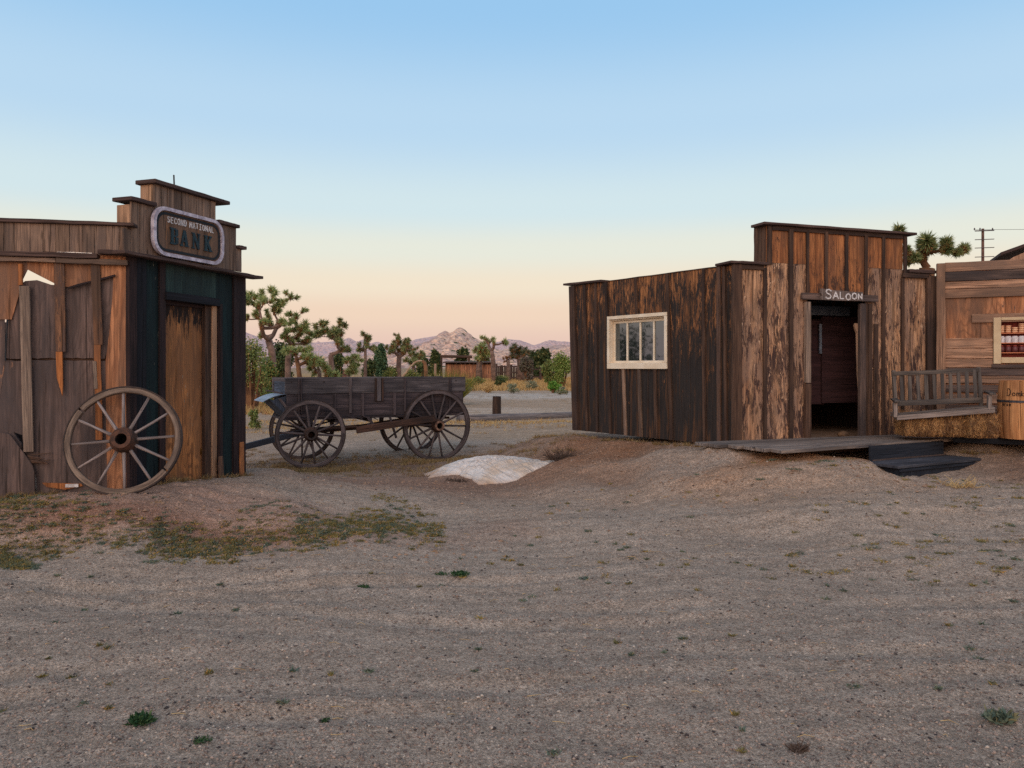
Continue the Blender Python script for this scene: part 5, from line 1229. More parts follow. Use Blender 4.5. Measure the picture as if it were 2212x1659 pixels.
for x,dx in ((2105,-1),(2117,-1),(2144,-1)):
    a=P(x,498,uy); pts=[a+(P(x-16,514,uy+14)-a)*t for t in (0,.5,1)]
mb=MB()
a=P(2144,497,uy-.15)
for k,x in enumerate((2105,2117,2144)):
    a=P(x,496,uy-.15); b=a+Vector((46,-14,.3)); pts=[a+(b-a)*t-Vector((0,0,4*.7*t*(1-t))) for t in [i/12 for i in range(13)]]
    mb=MB(); mb.tube(pts,.012,4,cap=False); o=mb.build('power_line',M_iron,None,loc=tuple(a)); tag(o,['thin power line tied to the leftmost insulator of the utility pole','thin power line tied to the middle insulator of the utility pole','thin power line tied to the rightmost insulator of the utility pole'][k],'power line',group='power lines on the utility pole')
# ---------------------------------------------------------------- vegetation
L_josh=leafmat('joshua_blades',lin(96,118,70),lin(164,178,116),lin(190,180,124))
L_joshd=leafmat('joshua_blades_dark',lin(76,92,58),lin(134,146,94),lin(180,170,116))
L_skirt=leafmat('dead_leaf_skirt',lin(150,104,62),lin(112,76,50),lin(186,138,88))
M_bark=plain('joshua_bark',lin(138,112,100),lin(96,76,68),rough=.95,scale=3,bump=.6)
M_barkb=plain('brown_bark',lin(132,94,66),lin(92,64,48),rough=.95,scale=3,bump=.6)
L_bush=leafmat('olive_leaves',lin(84,100,56),lin(132,142,80),lin(156,140,84))
L_green=leafmat('fresh_leaves',lin(62,112,40),lin(110,156,64),lin(150,170,84))
L_dark=leafmat('dark_leaves',lin(46,62,40),lin(78,92,54),lin(116,112,70))
L_sage=leafmat('sage_leaves',lin(104,112,92),lin(140,142,116),lin(160,146,112))
L_dry=leafmat('dry_grass',lin(206,174,118),lin(176,140,88),lin(150,112,76))
L_weed=leafmat('weed_leaves',lin(84,88,66),lin(136,122,70),lin(172,132,70))
L_weed2=leafmat('blue_green_weed',lin(76,92,82),lin(102,114,98),lin(128,120,88))
L_spiny=leafmat('spiny_green',lin(84,96,44),lin(128,126,58),lin(170,140,70))
def rvec(rr):
    while True:
        v=Vector((rr.uniform(-1,1),rr.uniform(-1,1),rr.uniform(-1,1)))
        if .05<v.length<1: return v.normalized()
def rosette(mb,c,d,r,n,rr,core=.35,wd=.085):
    """spiky head of stiff blades at the end of a limb"""
    d=d.normalized()
    for _ in range(n):
        v=rvec(rr); 
        if v.dot(d)<-.35: v=(v+d*1.1).normalized()
        o=c-d*r*rr.uniform(-.15,.75); l=r*rr.uniform(.75,1.15)
        s_=v.cross(rvec(rr)).normalized()*r*wd; t=o+v*l
        mb.tri(o-s_,o+s_,t)
def skirt(mb,a,b,ra,rr,n,ln):
    d=(a-b).normalized()
    for _ in range(n):
        t=rr.random(); p=b+(a-b)*t; v=rvec(rr); v=(v-v.dot(d)*d).normalized()
        o=p+v*ra*.8; e=o+v*ln*rr.uniform(.3,.8)-d*ln*rr.uniform(.2,.9)
        s_=(e-o).cross(v).normalized()*ln*.12
        if s_.length<1e-5: continue
        mb.tri(o-s_,o+s_,e)
def joshua(label,base,Y,path,tips,tr=.16,rs=1.0,nb=90,seed=1,dep=1.0,mat=None,bark=None,skn=50,group=None,br=None,skm=None,cat='joshua tree',extra=1):
    """path: trunk pixels bottom->fork ; tips: (x,y,radius px) of the heads. grown in world space at distance Y"""
    rr=random.Random(seed); k=Y/F
    gx=(base-CX)*k; gz_=GZ(gx,Y)
    t=thing('joshua_tree',label,cat,(gx,Y,gz_),group)
    nodes=[]; mt=MB(seed)
    pp=[Vector((gx,Y,gz_-.1))]+[P(x,y,Y) for x,y in path]
    rad=[tr*1.25]+[tr*(1-.35*i/len(path)) for i in range(len(path))]
    mt.tube(pp,rad,9,jit=.1)
    for i,p in enumerate(pp[1:]):
        if i>=max(0,len(path)-2): nodes.append((p,tr*(1-.35*i/len(path)),None))
    top=pp[-1]
    T=[]
    for x,y,r in tips:
        a=P(x,y,Y); dd=rr.uniform(-1,1)*dep; a=Vector((a.x*(1+dd/Y),Y+dd,EYE+(a.z-EYE)*(1+dd/Y))); T.append((a,r*k))
    if extra:
        for a,r in list(T):
            for _ in range(extra):
                v=rvec(rr); v.z=v.z*.6+.1; T.append((a+Vector((v.x,v.y*1.6,v.z))*r*rr.uniform(1.3,2.2),r*rr.uniform(.7,1.0)))
    T.sort(key=lambda q:(q[0]-top).length)
    heads=[]; br=br or tr*.55
    for a,r in T:
        best=min(nodes,key=lambda n_:(a-n_[0]).length*(1+1.6*max(0,(n_[0].z-a.z)/((a-n_[0]).length+1e-6)))+.15*(n_[1]<br*.5))
        p0=best[0]; d=a-p0; L_=d.length
        side=Vector((d.x,d.y,0))*.35-Vector((0,0,1))*.12*L_
        bend=Vector((rr.uniform(-1,1),rr.uniform(-1,1),rr.uniform(-.5,.3)))*.10*L_
        p1=p0+d*.35+side*.35+bend; p2=p0+d*.7+side*.25+bend*.6
        rb=min(best[1]*.85,br)
        mt.tube([p0,p1,p2,a],[rb,rb*.9,rb*.8,rb*.7],7,jit=.12,cap=False)
        nodes+= [(p1,rb*.85,0),(p2,rb*.8,0)]
        heads.append((a,(a-p2).normalized(),r,p2,rb*.75))
    mt.build('trunk',bark or M_bark,t,smooth=True)
    ml=MB(seed+1); ms=MB(seed+2)
    for a,d,r,p2,rb in heads:
        d=(d+Vector((0,0,.5))).normalized()
        rosette(ml,a,d,r*1.3,nb,rr)
        skirt(ms,a-d*r*.1,a+(p2-a)*.95,rb,rr,skn*2,r*.95)
    ml.build('crown',mat or L_josh,t); ms.build('dead_leaves',skm or L_skirt,t)
    return t
def z1x(x,y): return (518.4+x*.1319,599+y*.1319)      # close-up grid of the left trees
def tl(l): return [(*z1x(x,y),r*.1319) for x,y,r in l]
# tall pair at the left
joshua('tall joshua tree with a forked bare trunk beside the bank building',588,34,[(588,820),(588,775),(587,757),(580,735)],
 tl([(500,190,75),(840,300,70),(180,270,75),(110,370,75),(350,290,75),(130,330,60),(620,440,80),(260,560,65),(90,680,50),(480,760,75),(690,700,70),(390,330,60),(300,420,70),(640,540,70),(720,730,60),(400,700,60),(330,960,50),(460,620,60),(210,420,60),(560,470,60),(560,350,45),(700,380,45)]),
 tr=.19,seed=11,nb=110,dep=1.3,br=.11,skn=45,extra=2)
joshua('joshua tree with many crowded heads right of the tallest joshua tree',610,36,[(622,820),(622,780),(626,752)],
 tl([(1050,530,55),(930,620,70),(810,590,60),(1080,760,85),(850,720,60),(960,820,70),(760,870,60),(940,970,70),(1130,1000,85),(780,990,70),(860,1060,70),(1010,900,70),(700,960,60),(1180,930,60),(900,860,60),(1030,1050,60)]),
 tr=.15,seed=12,nb=130,dep=1.4,br=.09,mat=L_josh,skn=90)
joshua('broad joshua tree standing in front of the pink rock hills',716,42,[(716,830),(716,790),(714,766)],
 tl([(1240,790,70),(1410,740,65),(1640,700,60),(1730,780,65),(1560,840,75),(1660,880,75),(1270,900,75),(1430,860,70),(1590,980,85),(1610,1030,70),(1490,900,70),(1350,880,60),(1210,960,60),(1700,1160,75),(1760,1150,60)]),
 tr=.17,seed=13,nb=130,dep=1.3,br=.11,mat=L_joshd)
joshua('low joshua tree with two orange brown stems behind the wagon',627,30,[(648,822),(644,790),(640,775)],
 tl([(760,1190,75),(850,1180,60),(900,1220,70),(1080,1200,85),(1150,1290,75),(1050,1290,70),(960,1170,60),(1130,1350,70)]),tr=.10,seed=14,nb=130,dep=.7,br=.07,bark=M_barkb,mat=L_josh,skn=30)
joshua('bushy young joshua tree just above the wagon box',690,31,[(690,822),(690,800)],
 tl([(1280,1340,90),(1350,1390,90),(1200,1400,80),(1470,1560,90),(1130,1480,70),(1400,1470,80),(1250,1530,60)]),tr=.09,seed=15,nb=130,dep=.6,mat=L_josh)
def z2x(x,y): return (725.8+x*.1042,702.8+y*.1042)
def t2(l): return [(*z2x(x,y),r*.1042) for x,y,r in l]
joshua('thin upright joshua tree with a tall middle stem left of the dark pine',790,46,[(790,830),(789,790),(789,755)],
 t2([(620,210,70),(690,240,70),(650,300,60),(490,380,60),(480,500,70),(560,500,60),(720,460,60),(790,440,60),(780,500,50),(660,380,50)]),tr=.11,seed=16,nb=110,dep=.7,br=.07,mat=L_joshd)
joshua('round headed joshua tree with rusty dead leaves and a pale trunk',862,48,[(860,832),(861,790),(862,770)],
 t2([(1285,200,50),(1290,270,50),(1200,340,60),(1330,330,70),(1420,330,60),(1500,350,60),(1530,310,45),(1180,400,60),(1150,470,60),(1240,420,70),(1380,420,70),(1480,440,70),(1560,440,60),(1120,520,60),(1090,570,50),(1280,500,70),(1420,520,70),(1540,520,60),(1640,490,45),(1040,440,50),(1350,560,60)]),
 tr=.2,seed=17,nb=100,dep=1.2,br=.10,mat=L_joshd,skn=150)
joshua('low joshua tree cluster left of the thin upright one',752,44,[(752,830),(752,800)],
 t2([(270,680,80),(330,720,80),(440,640,80),(460,700,70),(380,800,80),(300,900,90),(400,950,90),(470,820,60),(240,940,70)]),tr=.12,seed=18,nb=110,dep=.9,mat=L_josh)
joshua('sprawling joshua tree right of the round headed one',893,46,[(893,825),(893,785)],
 t2([(1600,560,70),(1700,600,80),(1760,640,70),(1620,700,80),(1560,760,80),(1820,620,60),(1680,760,80),(1480,700,70),(1740,800,70)]),tr=.12,seed=19,nb=110,dep=.9,mat=L_joshd)
def z4x(x,y): return (898.6+x*.1667,679.7+y*.1667)
def t4(l): return [(*z4x(x,y),r*.1667) for x,y,r in l]
joshua('bare limbed joshua tree with arching arms behind the shed',1068,75,[(1066,790),(1064,770),(1062,757)],
 t4([(850,290,35),(890,295,35),(930,325,40),(1005,310,40),(1008,350,35),(1160,345,48),(1175,370,38)]),tr=.24,seed=20,nb=110,dep=1.2,br=.15,skn=20,extra=0)
joshua('dense dark joshua tree beside the round green juniper',1125,80,[(1124,792),(1123,775)],
 t4([(1230,440,45),(1290,430,50),(1350,430,50),(1410,440,50),(1440,480,45),(1250,490,45),(1330,480,50),(1400,500,50),(1300,530,50),(1240,540,45)]),tr=.35,seed=21,nb=80,dep=2,mat=leafmat('grey_green_blades',lin(62,74,56),lin(96,104,78),lin(130,118,90)))
joshua('leaning yellow green joshua tree beside the shed roof',1035,78,[(1035,792),(1036,775)],
 t4([(860,400,55),(840,450,60),(900,430,55),(760,470,45),(820,510,50),(940,480,55),(880,520,60),(780,560,45),(930,560,45)]),tr=.3,seed=22,nb=80,dep=1.6)
joshua('short joshua tree behind the fence beside the orange shed wall',1098,76,[(1098,795),(1098,778)],
 t4([(1180,560,28),(1170,600,25),(1210,550,28)]),tr=.2,seed=23,nb=60,dep=.6,skm=L_skirt,mat=L_skirt)
# near saloon roof
joshua('large joshua tree with thick heads rising behind the saloon and cabin',2000,17.5,[(2002,760),(2000,640),(2001,600),(2003,580)],
 [(1942,496,13),(2002,520,19),(1996,532,16),(2010,534,15),(2044,522,14),(2049,536,13),(2071,545,11),(2083,536,13),(1957,538,11),(1966,552,12),(1958,562,12),(1978,556,12),(1990,552,11)],tr=.22,seed=31,nb=420,dep=.6,br=.09,mat=L_joshd,bark=M_barkb,skn=260,extra=0)
WH={300:2.7,301:3.6,302:2.4,303:3.5}
# ---- leafy shrubs and round trees
def shrub(name,label,cat,x,ybase,Y,wpx,hpx,mat,n,seed,leaf=.05,lumps=9,trunk=True,shape='round',group=None,spread=.6,z0=None):
    rr=random.Random(seed); k=Y/F; X_=(x-CX)*k; W_=wpx*k/2; H_=hpx*k
    g_=GZ(X_,Y) if z0 is None else z0
    H_=P(x,ybase-hpx,Y).z-g_ if z0 is None else WH[seed]
    t=thing(name,label,cat,(X_,Y,g_),group); base=Vector((X_,Y,g_))
    L_=[]
    for i in range(lumps):
        a=rr.uniform(0,6.283); q=rr.random()**.5*spread*W_; zz=H_*rr.uniform(.25,.85)
        if shape=='cone': q*=1.15-zz/H_
        L_.append((base+Vector((math.cos(a)*q,math.sin(a)*q*.8,zz)),W_*rr.uniform(.28,.5),H_*rr.uniform(.14,.26)))
    if shape!='tuft': L_.append((base+Vector((0,0,H_*.8)),W_*.4,H_*.2))
    if trunk:
        mt=MB(seed)
        for c_,a_,b_ in L_:
            mt.tube([base+Vector((rr.uniform(-.1,.1)*W_,0,-.05)),base+(c_-base)*.5+Vector((0,0,-.08*H_)),c_],[.035*H_**.7,.022*H_**.7,.01*H_**.7],5,cap=False)
        mt.build('stems',M_barkb,t)
    mb=MB(seed+1)
    for _ in range(n):
        if shape=='tuft':
            a=rr.uniform(0,6.283); q=rr.random()**.6*W_*.45; o=base+Vector((math.cos(a)*q,math.sin(a)*q,0))
            v=(Vector((math.cos(a)*q/W_*1.9,math.sin(a)*q/W_*1.9,1))+rvec(rr)*.28).normalized(); l=H_*rr.uniform(.55,1.08)
            s_=v.cross(rvec(rr)).normalized()*leaf*.5; mb.tri(o-s_,o+s_,o+v*l)
        else:
            c_,a_,b_=rr.choice(L_); v=rvec(rr); q=rr.random()**.33*rr.uniform(.75,1.25)
            p=c_+Vector((v.x*a_*q,v.y*a_*q,v.z*b_*q)); 
            if p.z<base.z+.01: p.z=base.z+rr.random()*.1
            u_=rvec(rr)*leaf*rr.uniform(.6,1.3); w_=u_.cross(rvec(rr)).normalized()*leaf*.45
            mb.quad(p-w_*.3,p+u_*.5+w_,p+u_,p+u_*.5-w_)
    mb.build('foliage',mat,t); return t
shrub('juniper_tree','dark green juniper behind the tall joshua trees','tree',606,835,47,70,95,L_dark,5200,101,.14,14)
shrub('leafy_shrub','light green loose shrub beside the bank corner','shrub',545,842,26,88,112,L_bush,3200,102,.075,16,spread=.8)
shrub('leafy_shrub','greener leafy shrub at the foot of the tall joshua tree','shrub',575,842,28,60,70,leafmat('mid_green',lin(74,104,52),lin(120,138,74),lin(170,130,78)),2600,103,.08,12)
shrub('pine_tree','grey green conical pine between the thin and the rusty joshua trees','tree',823,828,52,44,82,leafmat('pine_needles',lin(62,88,62),lin(90,116,82),lin(110,124,86)),6500,104,.16,16,shape='cone')
shrub('leafy_shrub','dark bush left of the pine tree base','shrub',797,830,50,34,52,L_dark,2400,105,.13,9)
shrub('leafy_shrub','olive bush right of the pine tree base','shrub',843,826,48,44,34,L_bush,2600,106,.11,10)
shrub('juniper_tree','small dark green juniper left of the brown wall','tree',733,806,60,34,42,L_dark,2000,107,.16,8)
shrub('leafy_shrub','dark shrub under the sprawling joshua tree','shrub',912,812,60,36,42,L_dark,2400,108,.16,8)
shrub('leafy_shrub','brownish olive brush below the sprawling joshua tree','shrub',886,822,44,44,26,L_bush,2200,109,.10,9)
for i,(x,yb_,wd_,hg,lab) in enumerate([(941,792,24,34,'upper dark juniper left of the gate frame'),(938,798,26,30,'lower dark juniper left of the gate frame'),(1000,790,36,38,'dark juniper rising behind the shed roof'),(1046,795,44,40,'dark green tree right of the shed roof')]):
    shrub('juniper_tree',lab,'tree',x,yb_,95+i*3,wd_,hg,L_dark,2600,120+i,.3,9)
shrub('juniper_tree','round dark green juniper right of the dense joshua tree','tree',1173,797,88,38,44,L_dark,4200,130,.26,12)
shrub('juniper_tree','small green juniper between the dense joshua tree and the round juniper','tree',1150,797,90,26,40,L_dark,1800,131,.28,8)
shrub('leafy_shrub','grey brown bush in front of the fence','shrub',1140,805,72,40,34,leafmat('grey_brown_twigs',lin(88,78,72),lin(112,100,88),lin(96,104,78)),3000,132,.16,10)
shrub('leafy_shrub','light green bush beside the fence end','shrub',1190,812,58,48,34,L_bush,3000,133,.13,10)
shrub('leafy_shrub','tall bright green bush against the saloon corner','shrub',1216,810,56,52,46,leafmat('yellow_green',lin(92,116,54),lin(134,150,78),lin(150,150,90)),3600,134,.13,12)
shrub('grass_clump','spiky green grass clump behind the right end of the wagon','bush',971,826,32,56,36,L_spiny,1500,135,.035,1,shape='tuft',trunk=False)
shrub('leafy_shrub','small bright green bush on the dry grass near the saloon','bush',1194,840,45,26,16,L_green,1600,136,.075,8)
shrub('leafy_shrub','small bright green bush touching the brighter one','bush',1207,842,44.5,20,11,L_green,900,137,.07,6)
shrub('leafy_shrub','dark olive bush in the dry field beside the wagon end','bush',1078,829,58,30,15,L_dark,1000,138,.10,7)
for i,(x,yb_,Y,wd_,hg,m_,lab) in enumerate([(1012,832,50,40,14,L_spiny,'yellow green clump at the right of the wagon end'),(1034,825,60,36,12,L_bush,'pale olive clump in the dry field'),(1110,838,44,34,9,L_sage,'grey sage clump near the pale track'),(1150,832,52,40,10,L_sage,'greyish clump in the middle of the dry field'),(1085,822,66,40,12,L_bush,'yellowish brush strip before the shed'),(1008,838,42,26,12,L_sage,'grey green clump close to the wagon wheel'),(1215,845,42,30,10,L_sage,'grey clump at the saloon corner beyond the track'),(1060,838,45,44,8,L_dry,'low straw coloured clump beyond the bollard'),(550,905,19.5,36,20,L_bush,'low green weeds by the path between bank and wagon')]):
    shrub('grass_clump',lab,'bush',x,yb_,Y,wd_,hg,m_,900,150+i,.05 if Y<30 else .07,6,trunk=False)
# dead branch arching beside the rusty tree
t=thing('dead_branch','pale bare branch arching up to a small forked stump right of the rusty joshua tree','branch',(P(872,HY,40).x,40,0))
q=[P(*z2x(x,y),40) for x,y in ((1380,1060),(1450,980),(1530,870),(1620,780),(1700,735),(1790,735),(1840,780),(1860,880),(1865,1050))]
M_dead=plain('dead_wood',lin(186,160,136),lin(150,122,100),scale=2)
mb=MB(); mb.tube(q[:6],[.06,.055,.05,.05,.045,.04],6,cap=False); mb.build('limb',M_dead,t,smooth=True)
mb=MB(); q[-1].z=GZ(q[-1].x,40); mb.tube(q[5:],[.08,.10,.11,.12],7,cap=False); mb.build('stump',M_barkb,t,smooth=True)
mb=MB(5)
for i in range(26):
    a=P(860+i*1.9,832,40+R.uniform(-1,1)); a.z=0; v=Vector((R.uniform(-.9,.9),R.uniform(-.3,.3),R.uniform(.5,1.1))); mb.tube([a,a+v*.6,a+v*.9+Vector((R.uniform(-.3,.3),0,.1))],[.02,.012,.006],4,cap=False)
mb.build('twigs',M_dead,t)
# ---------------------------------------------------------------- shed, gate, fences, brown wall
W_shed=wood('shed_board',lin(172,118,88),lin(132,88,66),lin(100,72,60),weather=.4,tone=.7)
sh=thing('shed','low orange brown plank shed with a dark sagging roof behind the fence','shed',(P(1015,HY,92).x,92,0))
ks=92/F
def X9(x,Y=92): return (x-CX)/F*Y
mb=MB(); n=26; xa,xb2=X9(962),X9(1068)
for i in range(n):
    a=xa+(xb2-xa)*i/n; mb.board((a,92,-.05),(0,0,P(0,787.5,92).z+.05),((xb2-xa)/n*.94,.0,0),(0,.05,0))
mb.board((xb2,92.05,-.05),(0,0,2.1),(0.0,2.6,0),(-.05,0,0)); mb.board((xa,92.05,-.05),(0,0,2.1),(0.0,2.6,0),(.05,0,0)); mb.board((xa,94.7,-.05),(0,0,2.3),(xb2-xa,0,0),(0,.05,0))
mb.build('wall',W_shed,sh)
mb=MB(); mb.board((X9(957),91.6,P(0,784,92).z),(X9(1069)-X9(957),0,0),(0,4,.14),(0,0,.09)); mb.build('roof',W_trim,sh)
mb=MB(); mb.board((X9(1068.5),91.9,-.05),(0,0,P(0,787,92).z+.05),(.2,0,0),(0,.1,0)); mb.build('corner_trim',W_pale,sh)
for i in range(9):
    a=X9(985+i*9.5); mb=MB(); mb.board((a,91.55,P(0,787,92).z),(.12,0,0),(0,.05,0),(0,0,.1)); mb.build('rafter_end',W_trim,sh)
gt=thing('ranch_gate','tall wooden gate frame with a level top beam behind the shed','gate',(X9(985,100),100,0))
for x in (953,1013): mb=MB(); mb.tube([(X9(x,100),100,-.1),(X9(x,100),100,P(0,772,100).z)],.17,8); mb.build('post',W_post,gt)
mb=MB(); mb.tube([(X9(948,100),100,P(0,769.5,100).z),(X9(1020,100),100,P(0,771,100).z)],.19,8); mb.build('beam',W_post,gt)
def fence(label,pts,H_,rails,Y,mat,n_ext=0,pk=False,grp=None):
    f=thing('wooden_fence',label,'fence',(X9(pts[0],Y),Y,0),grp)
    for x in pts:
        hh=H_*R.uniform(.95,1.15); mb=MB(int(x)); mb.tube([(X9(x,Y),Y,-.1),(X9(x,Y)+.02,Y,hh)],.13*Y/80,7); mb.build('post',mat,f)
    for a,b in zip(pts[:-1],pts[1:]):
        for r_ in rails:
            mb=MB(int(a+r_*10)); mb.board((X9(a,Y),Y-.12,r_*H_-.05),(X9(b,Y)-X9(a,Y),0,R.uniform(-.05,.05)),(0,.05,0),(0,0,.15)); mb.build('rail',mat,f)
    if pk:
        mb=MB(9); x=pts[0]
        while x<pts[-1]:
            mb.board((X9(x,Y),Y+.02,.1),(0,0,H_*R.uniform(.8,.95)),(R.uniform(.1,.16),0,0),(0,.03,0)); x+=R.uniform(2.6,4.2)
        mb.build('pickets',mat,f)
    return f
W_fen=wood('fence_wood',lin(100,76,66),lin(70,54,48),lin(54,44,42),weather=.4,tone=.5)
fence('brown rail fence with upright boards right of the shed',[1072,1083,1104,1124,1136,1148],1.75,(.2,.55,.9),85,W_fen,pk=True)
fence('open rail fence running on towards the light green bushes',[1149,1167],1.5,(.3,.85),83,W_fen)
fence('pale low rail fence just above the wagon box',[901,918,940],1.9,(.18,),66,wood('pale_fence',lin(188,156,134),lin(150,118,98),lin(120,94,82)))
bw_=thing('wooden_wall','red brown timber wall panel half hidden behind the wagon and trees','wall',(X9(742,62),62,0))
W_red=wood('red_brown_timber',lin(120,76,66),lin(92,56,50),lin(76,50,46),tone=.3)
for i in range(5):
    mb=MB(i); mb.board((X9(722,62),62,.05+.26*i),(X9(756,62)-X9(722,62),0,0),(0,.06,0),(0,0,.245)); mb.build('timber',W_red,bw_)
fr2=thing('barrel_drum','dark blue grey drum behind the pale rail fence','drum',(X9(910,68),68,0))
mb=MB(); mb.lathe([(0,0),(.5,0),(.5,1.35),(.47,1.4),(0,1.4)],(X9(909,68),68,0),(0,0,1),20); mb.build('body',plain('blue_drum',lin(64,72,84),lin(50,54,64)),fr2); mb=MB(); mb.lathe([(.50,.6),(.53,.6),(.53,.66),(.50,.66)],(X9(909,68),68,0),(0,0,1),20,closed=True); mb.build('ring',M_iron,fr2)
# trees west of the street: outside the frame, they stand mirrored in the saloon window
for i,(X_,Y_,hh,w_,lab) in enumerate([(-19,13.6,3.6,2.6,'dark juniper west of the bank nearest the street'),(-21,15.6,4.6,3.0,'tall dark juniper west of the bank behind the nearest one'),(-18,16.6,3.0,2.4,'low dark juniper west of the bank'),(-24,17.4,4.2,3.2,'wide dark juniper farthest west of the bank')]):
    Yk=Y_; shrub('juniper_tree',lab,'tree',CX+X_/Yk*F,0,Yk,w_/Yk*F,0,L_dark,900,300+i,.14,12,z0=0)
# ---------------------------------------------------------------- ground cover
def scatter(name,label,mat,gen,kindv='stuff'):
    o=gen; return o
def tufts(name,label,cat,spots,mat,seed,blades,hgt,wd,flat=.6):
    """spots: (X,Y,spread)"""
    rr=random.Random(seed); mb=MB(seed)
    XY=np.array([[a,b] for a,b,_ in spots]); ZZ=HT(XY[:,0],XY[:,1])
    for (a,b,s_),z in zip(spots,ZZ):
        tone=rr.random()
        for _ in range(max(2,int(blades*rr.uniform(.5,1.5)))):
            an=rr.uniform(0,6.283); q=rr.random()**.7*s_; o=Vector((a+math.cos(an)*q,b+math.sin(an)*q,z))
            v=Vector((rr.uniform(-1,1)*flat,rr.uniform(-1,1)*flat,rr.uniform(.25,1))).normalized()*hgt*rr.uniform(.4,1.2)
            s2=v.cross(rvec(rr)).normalized()*wd*rr.uniform(.6,1.3)
            mb.tri(o-s2,o+s2,o+v,rn=(min(1,max(0,tone+rr.uniform(-.3,.3))),rr.random()))
    o=mb.build(name,mat,None); kind(o,'stuff'); o['label']=label; o['category']=cat; return o
rr=random.Random(99)
def G(x,y,z=.1):
    Y=(EYE-z)*F/(y-HY); return ((x-CX)/F*Y,Y)
sp1=[];sp2=[];sp3=[]
def band(x0,y0,x1,y1,h_,n,out,s_,z=.12):
    for _ in range(n):
        t=rr.random(); x=x0+(x1-x0)*t; y=y0+(y1-y0)*t+rr.gauss(0,h_*.5); a,b=G(x,y,z); out.append((a,b,s_*rr.uniform(.4,1.3)))
# the weedy hollow below the bank mound
for args in ((-260,1150,10,1160,30),(0,1150,130,1165,34),(130,1160,420,1180,22),(330,1170,520,1160,18),(480,1165,760,1140,24),(640,1150,860,1130,30),(760,1120,960,1135,28),(0,1190,60,1205,14)):
    band(*args,150,sp1,.05); band(*args,80,sp2,.05)
band(0,1080,340,1090,8,18,sp2,.05,.33); band(530,1110,680,1105,10,20,sp2,.05,.2); band(800,1075,960,1110,12,40,sp1,.05,.1); band(60,1225,80,1240,8,10,sp2,.04,.05); band(440,1180,520,1200,16,20,sp1,.04)
for _ in range(90):
    x=rr.uniform(960,2212); y=rr.uniform(1050,1260); a,b=G(x,y,.12); (sp1 if rr.random()<.55 else sp2).append((a,b,.03*rr.uniform(.5,1.6)))
for _ in range(90):
    x=rr.uniform(1700,2212); y=rr.uniform(1035,1200); a,b=G(x,y,.25); sp1.append((a,b,.05*rr.uniform(.5,1.6)))
for _ in range(55):
    x=rr.uniform(0,2212); y=1240+rr.random()**1.6*400; a,b=G(x,y,0); (sp1 if rr.random()<.4 else sp2).append((a,b,.02*rr.uniform(.5,1.6)))
for x,y,z in ((1668,1010,.42),(1770,1008,.45),(1790,1014,.42),(1715,1060,.25),(1640,1072,.2)): a,b=G(x,y,z); sp2+= [(a+rr.uniform(-.05,.05),b,.05) for _ in range(4)]
tufts('weeds','low yellow and olive weeds in the hollow and over the dirt','weeds',sp1,L_weed,1,34,.030,.0040,1.5)
tufts('weeds','low blue green weeds in patches over the dirt','weeds',sp2,L_weed2,2,34,.028,.0044,1.5)
# dry grass round the wagon wheels, along the log and in the far field
for _ in range(520):
    X_=rr.uniform(-5.2,1.0); Y_=rr.gauss(13.1,1.1); 
    if Y_<11.3: continue
    sp3.append((X_,Y_,.10))
for _ in range(160): X_=rr.uniform(-4.0,-2.6); sp3.append((X_,rr.gauss(12.75,.25),.08))
for _ in range(130): X_=rr.uniform(-1.9,-.6); sp3.append((X_,rr.gauss(13.7,.2),.08))
L_short=leafmat('short_dry_grass',lin(150,124,84),lin(128,100,72),lin(112,104,66))
for a_,b_,n_ in ((WS.pt(TS(120),0,.06),WS.pt(TS(-40),0,.06),30),(WF.pt(S(300),0,.05),WF.pt(S(527),0,.06),26),(SD.pt(0.2,0,.05),SD.pt(3.2,0,.05),46),(RW.pt(rs(2060),0,.98),RW.pt(rs(2060)+2,0,1.0),24)):
    for _ in range(n_): t=rr.random(); q_=a_+(b_-a_)*t; sp3.append((q_.x+rr.gauss(0,.02),q_.y+rr.gauss(0,.02),.05))
tufts('dry_grass','short dry grass round the wagon wheels','grass',sp3,L_short,3,26,.075,.004,.9)
sp4=[]
for _ in range(700): X_=rr.uniform(-12,9); sp4.append((X_,rr.gauss(20.8+X_*.08,.9),.2))
tufts('dry_grass','straw coloured dry grass along the fallen log','grass',sp4,L_dry,4,14,.10,.008,.8)
sp5=[]
for _ in range(9000):
    Y_=rr.uniform(50,105); X_=rr.uniform(-.42,.12)*Y_; sp5.append((X_,Y_,.5))
tufts('dry_grass','tall pale dry grass filling the field before the shed','grass',sp5,L_dry,5,9,.36,.03,.5)
sp6=[]
for _ in range(900): X_=rr.uniform(-14,-6.5); sp6.append((X_,rr.uniform(24,33),.3))
tufts('dry_grass','golden dry grass under the tall joshua trees','grass',sp6,L_dry,6,14,.28,.014,.6)
sp7=[(rr.uniform(-1,9)*1.0,0,0) for _ in range(0)]
# foreground plants that stand out one by one
def small_plant(label,x,y,r_,h_,n,mat,seed,z=0):
    a,b=G(x,y,z); g_=GZ(a,b); q=random.Random(seed); mb=MB(seed)
    for _ in range(n):
        an=q.uniform(0,6.283); d_=q.random()**.6*r_; o=Vector((a+math.cos(an)*d_,b+math.sin(an)*d_*.7,g_+q.random()*h_*.5)); v=rvec(q); v.z=abs(v.z)*.7+.1; v=v.normalized()*h_*q.uniform(.5,1.0)
        s_=v.cross(rvec(q)).normalized()*h_*.16; mb.quad(o,o+v*.5+s_,o+v,o+v*.5-s_)
    o=mb.build('weed_plant',mat,None,loc=(a,b,g_)); tag(o,label,'plant',group='single green weeds in the foreground')
L_dg=leafmat('deep_green_weed',lin(32,62,38),lin(56,84,50),lin(84,104,66))
small_plant('largest dark green weed near the bottom left of the gravel',303,1576,.045,.04,260,L_dg,1)
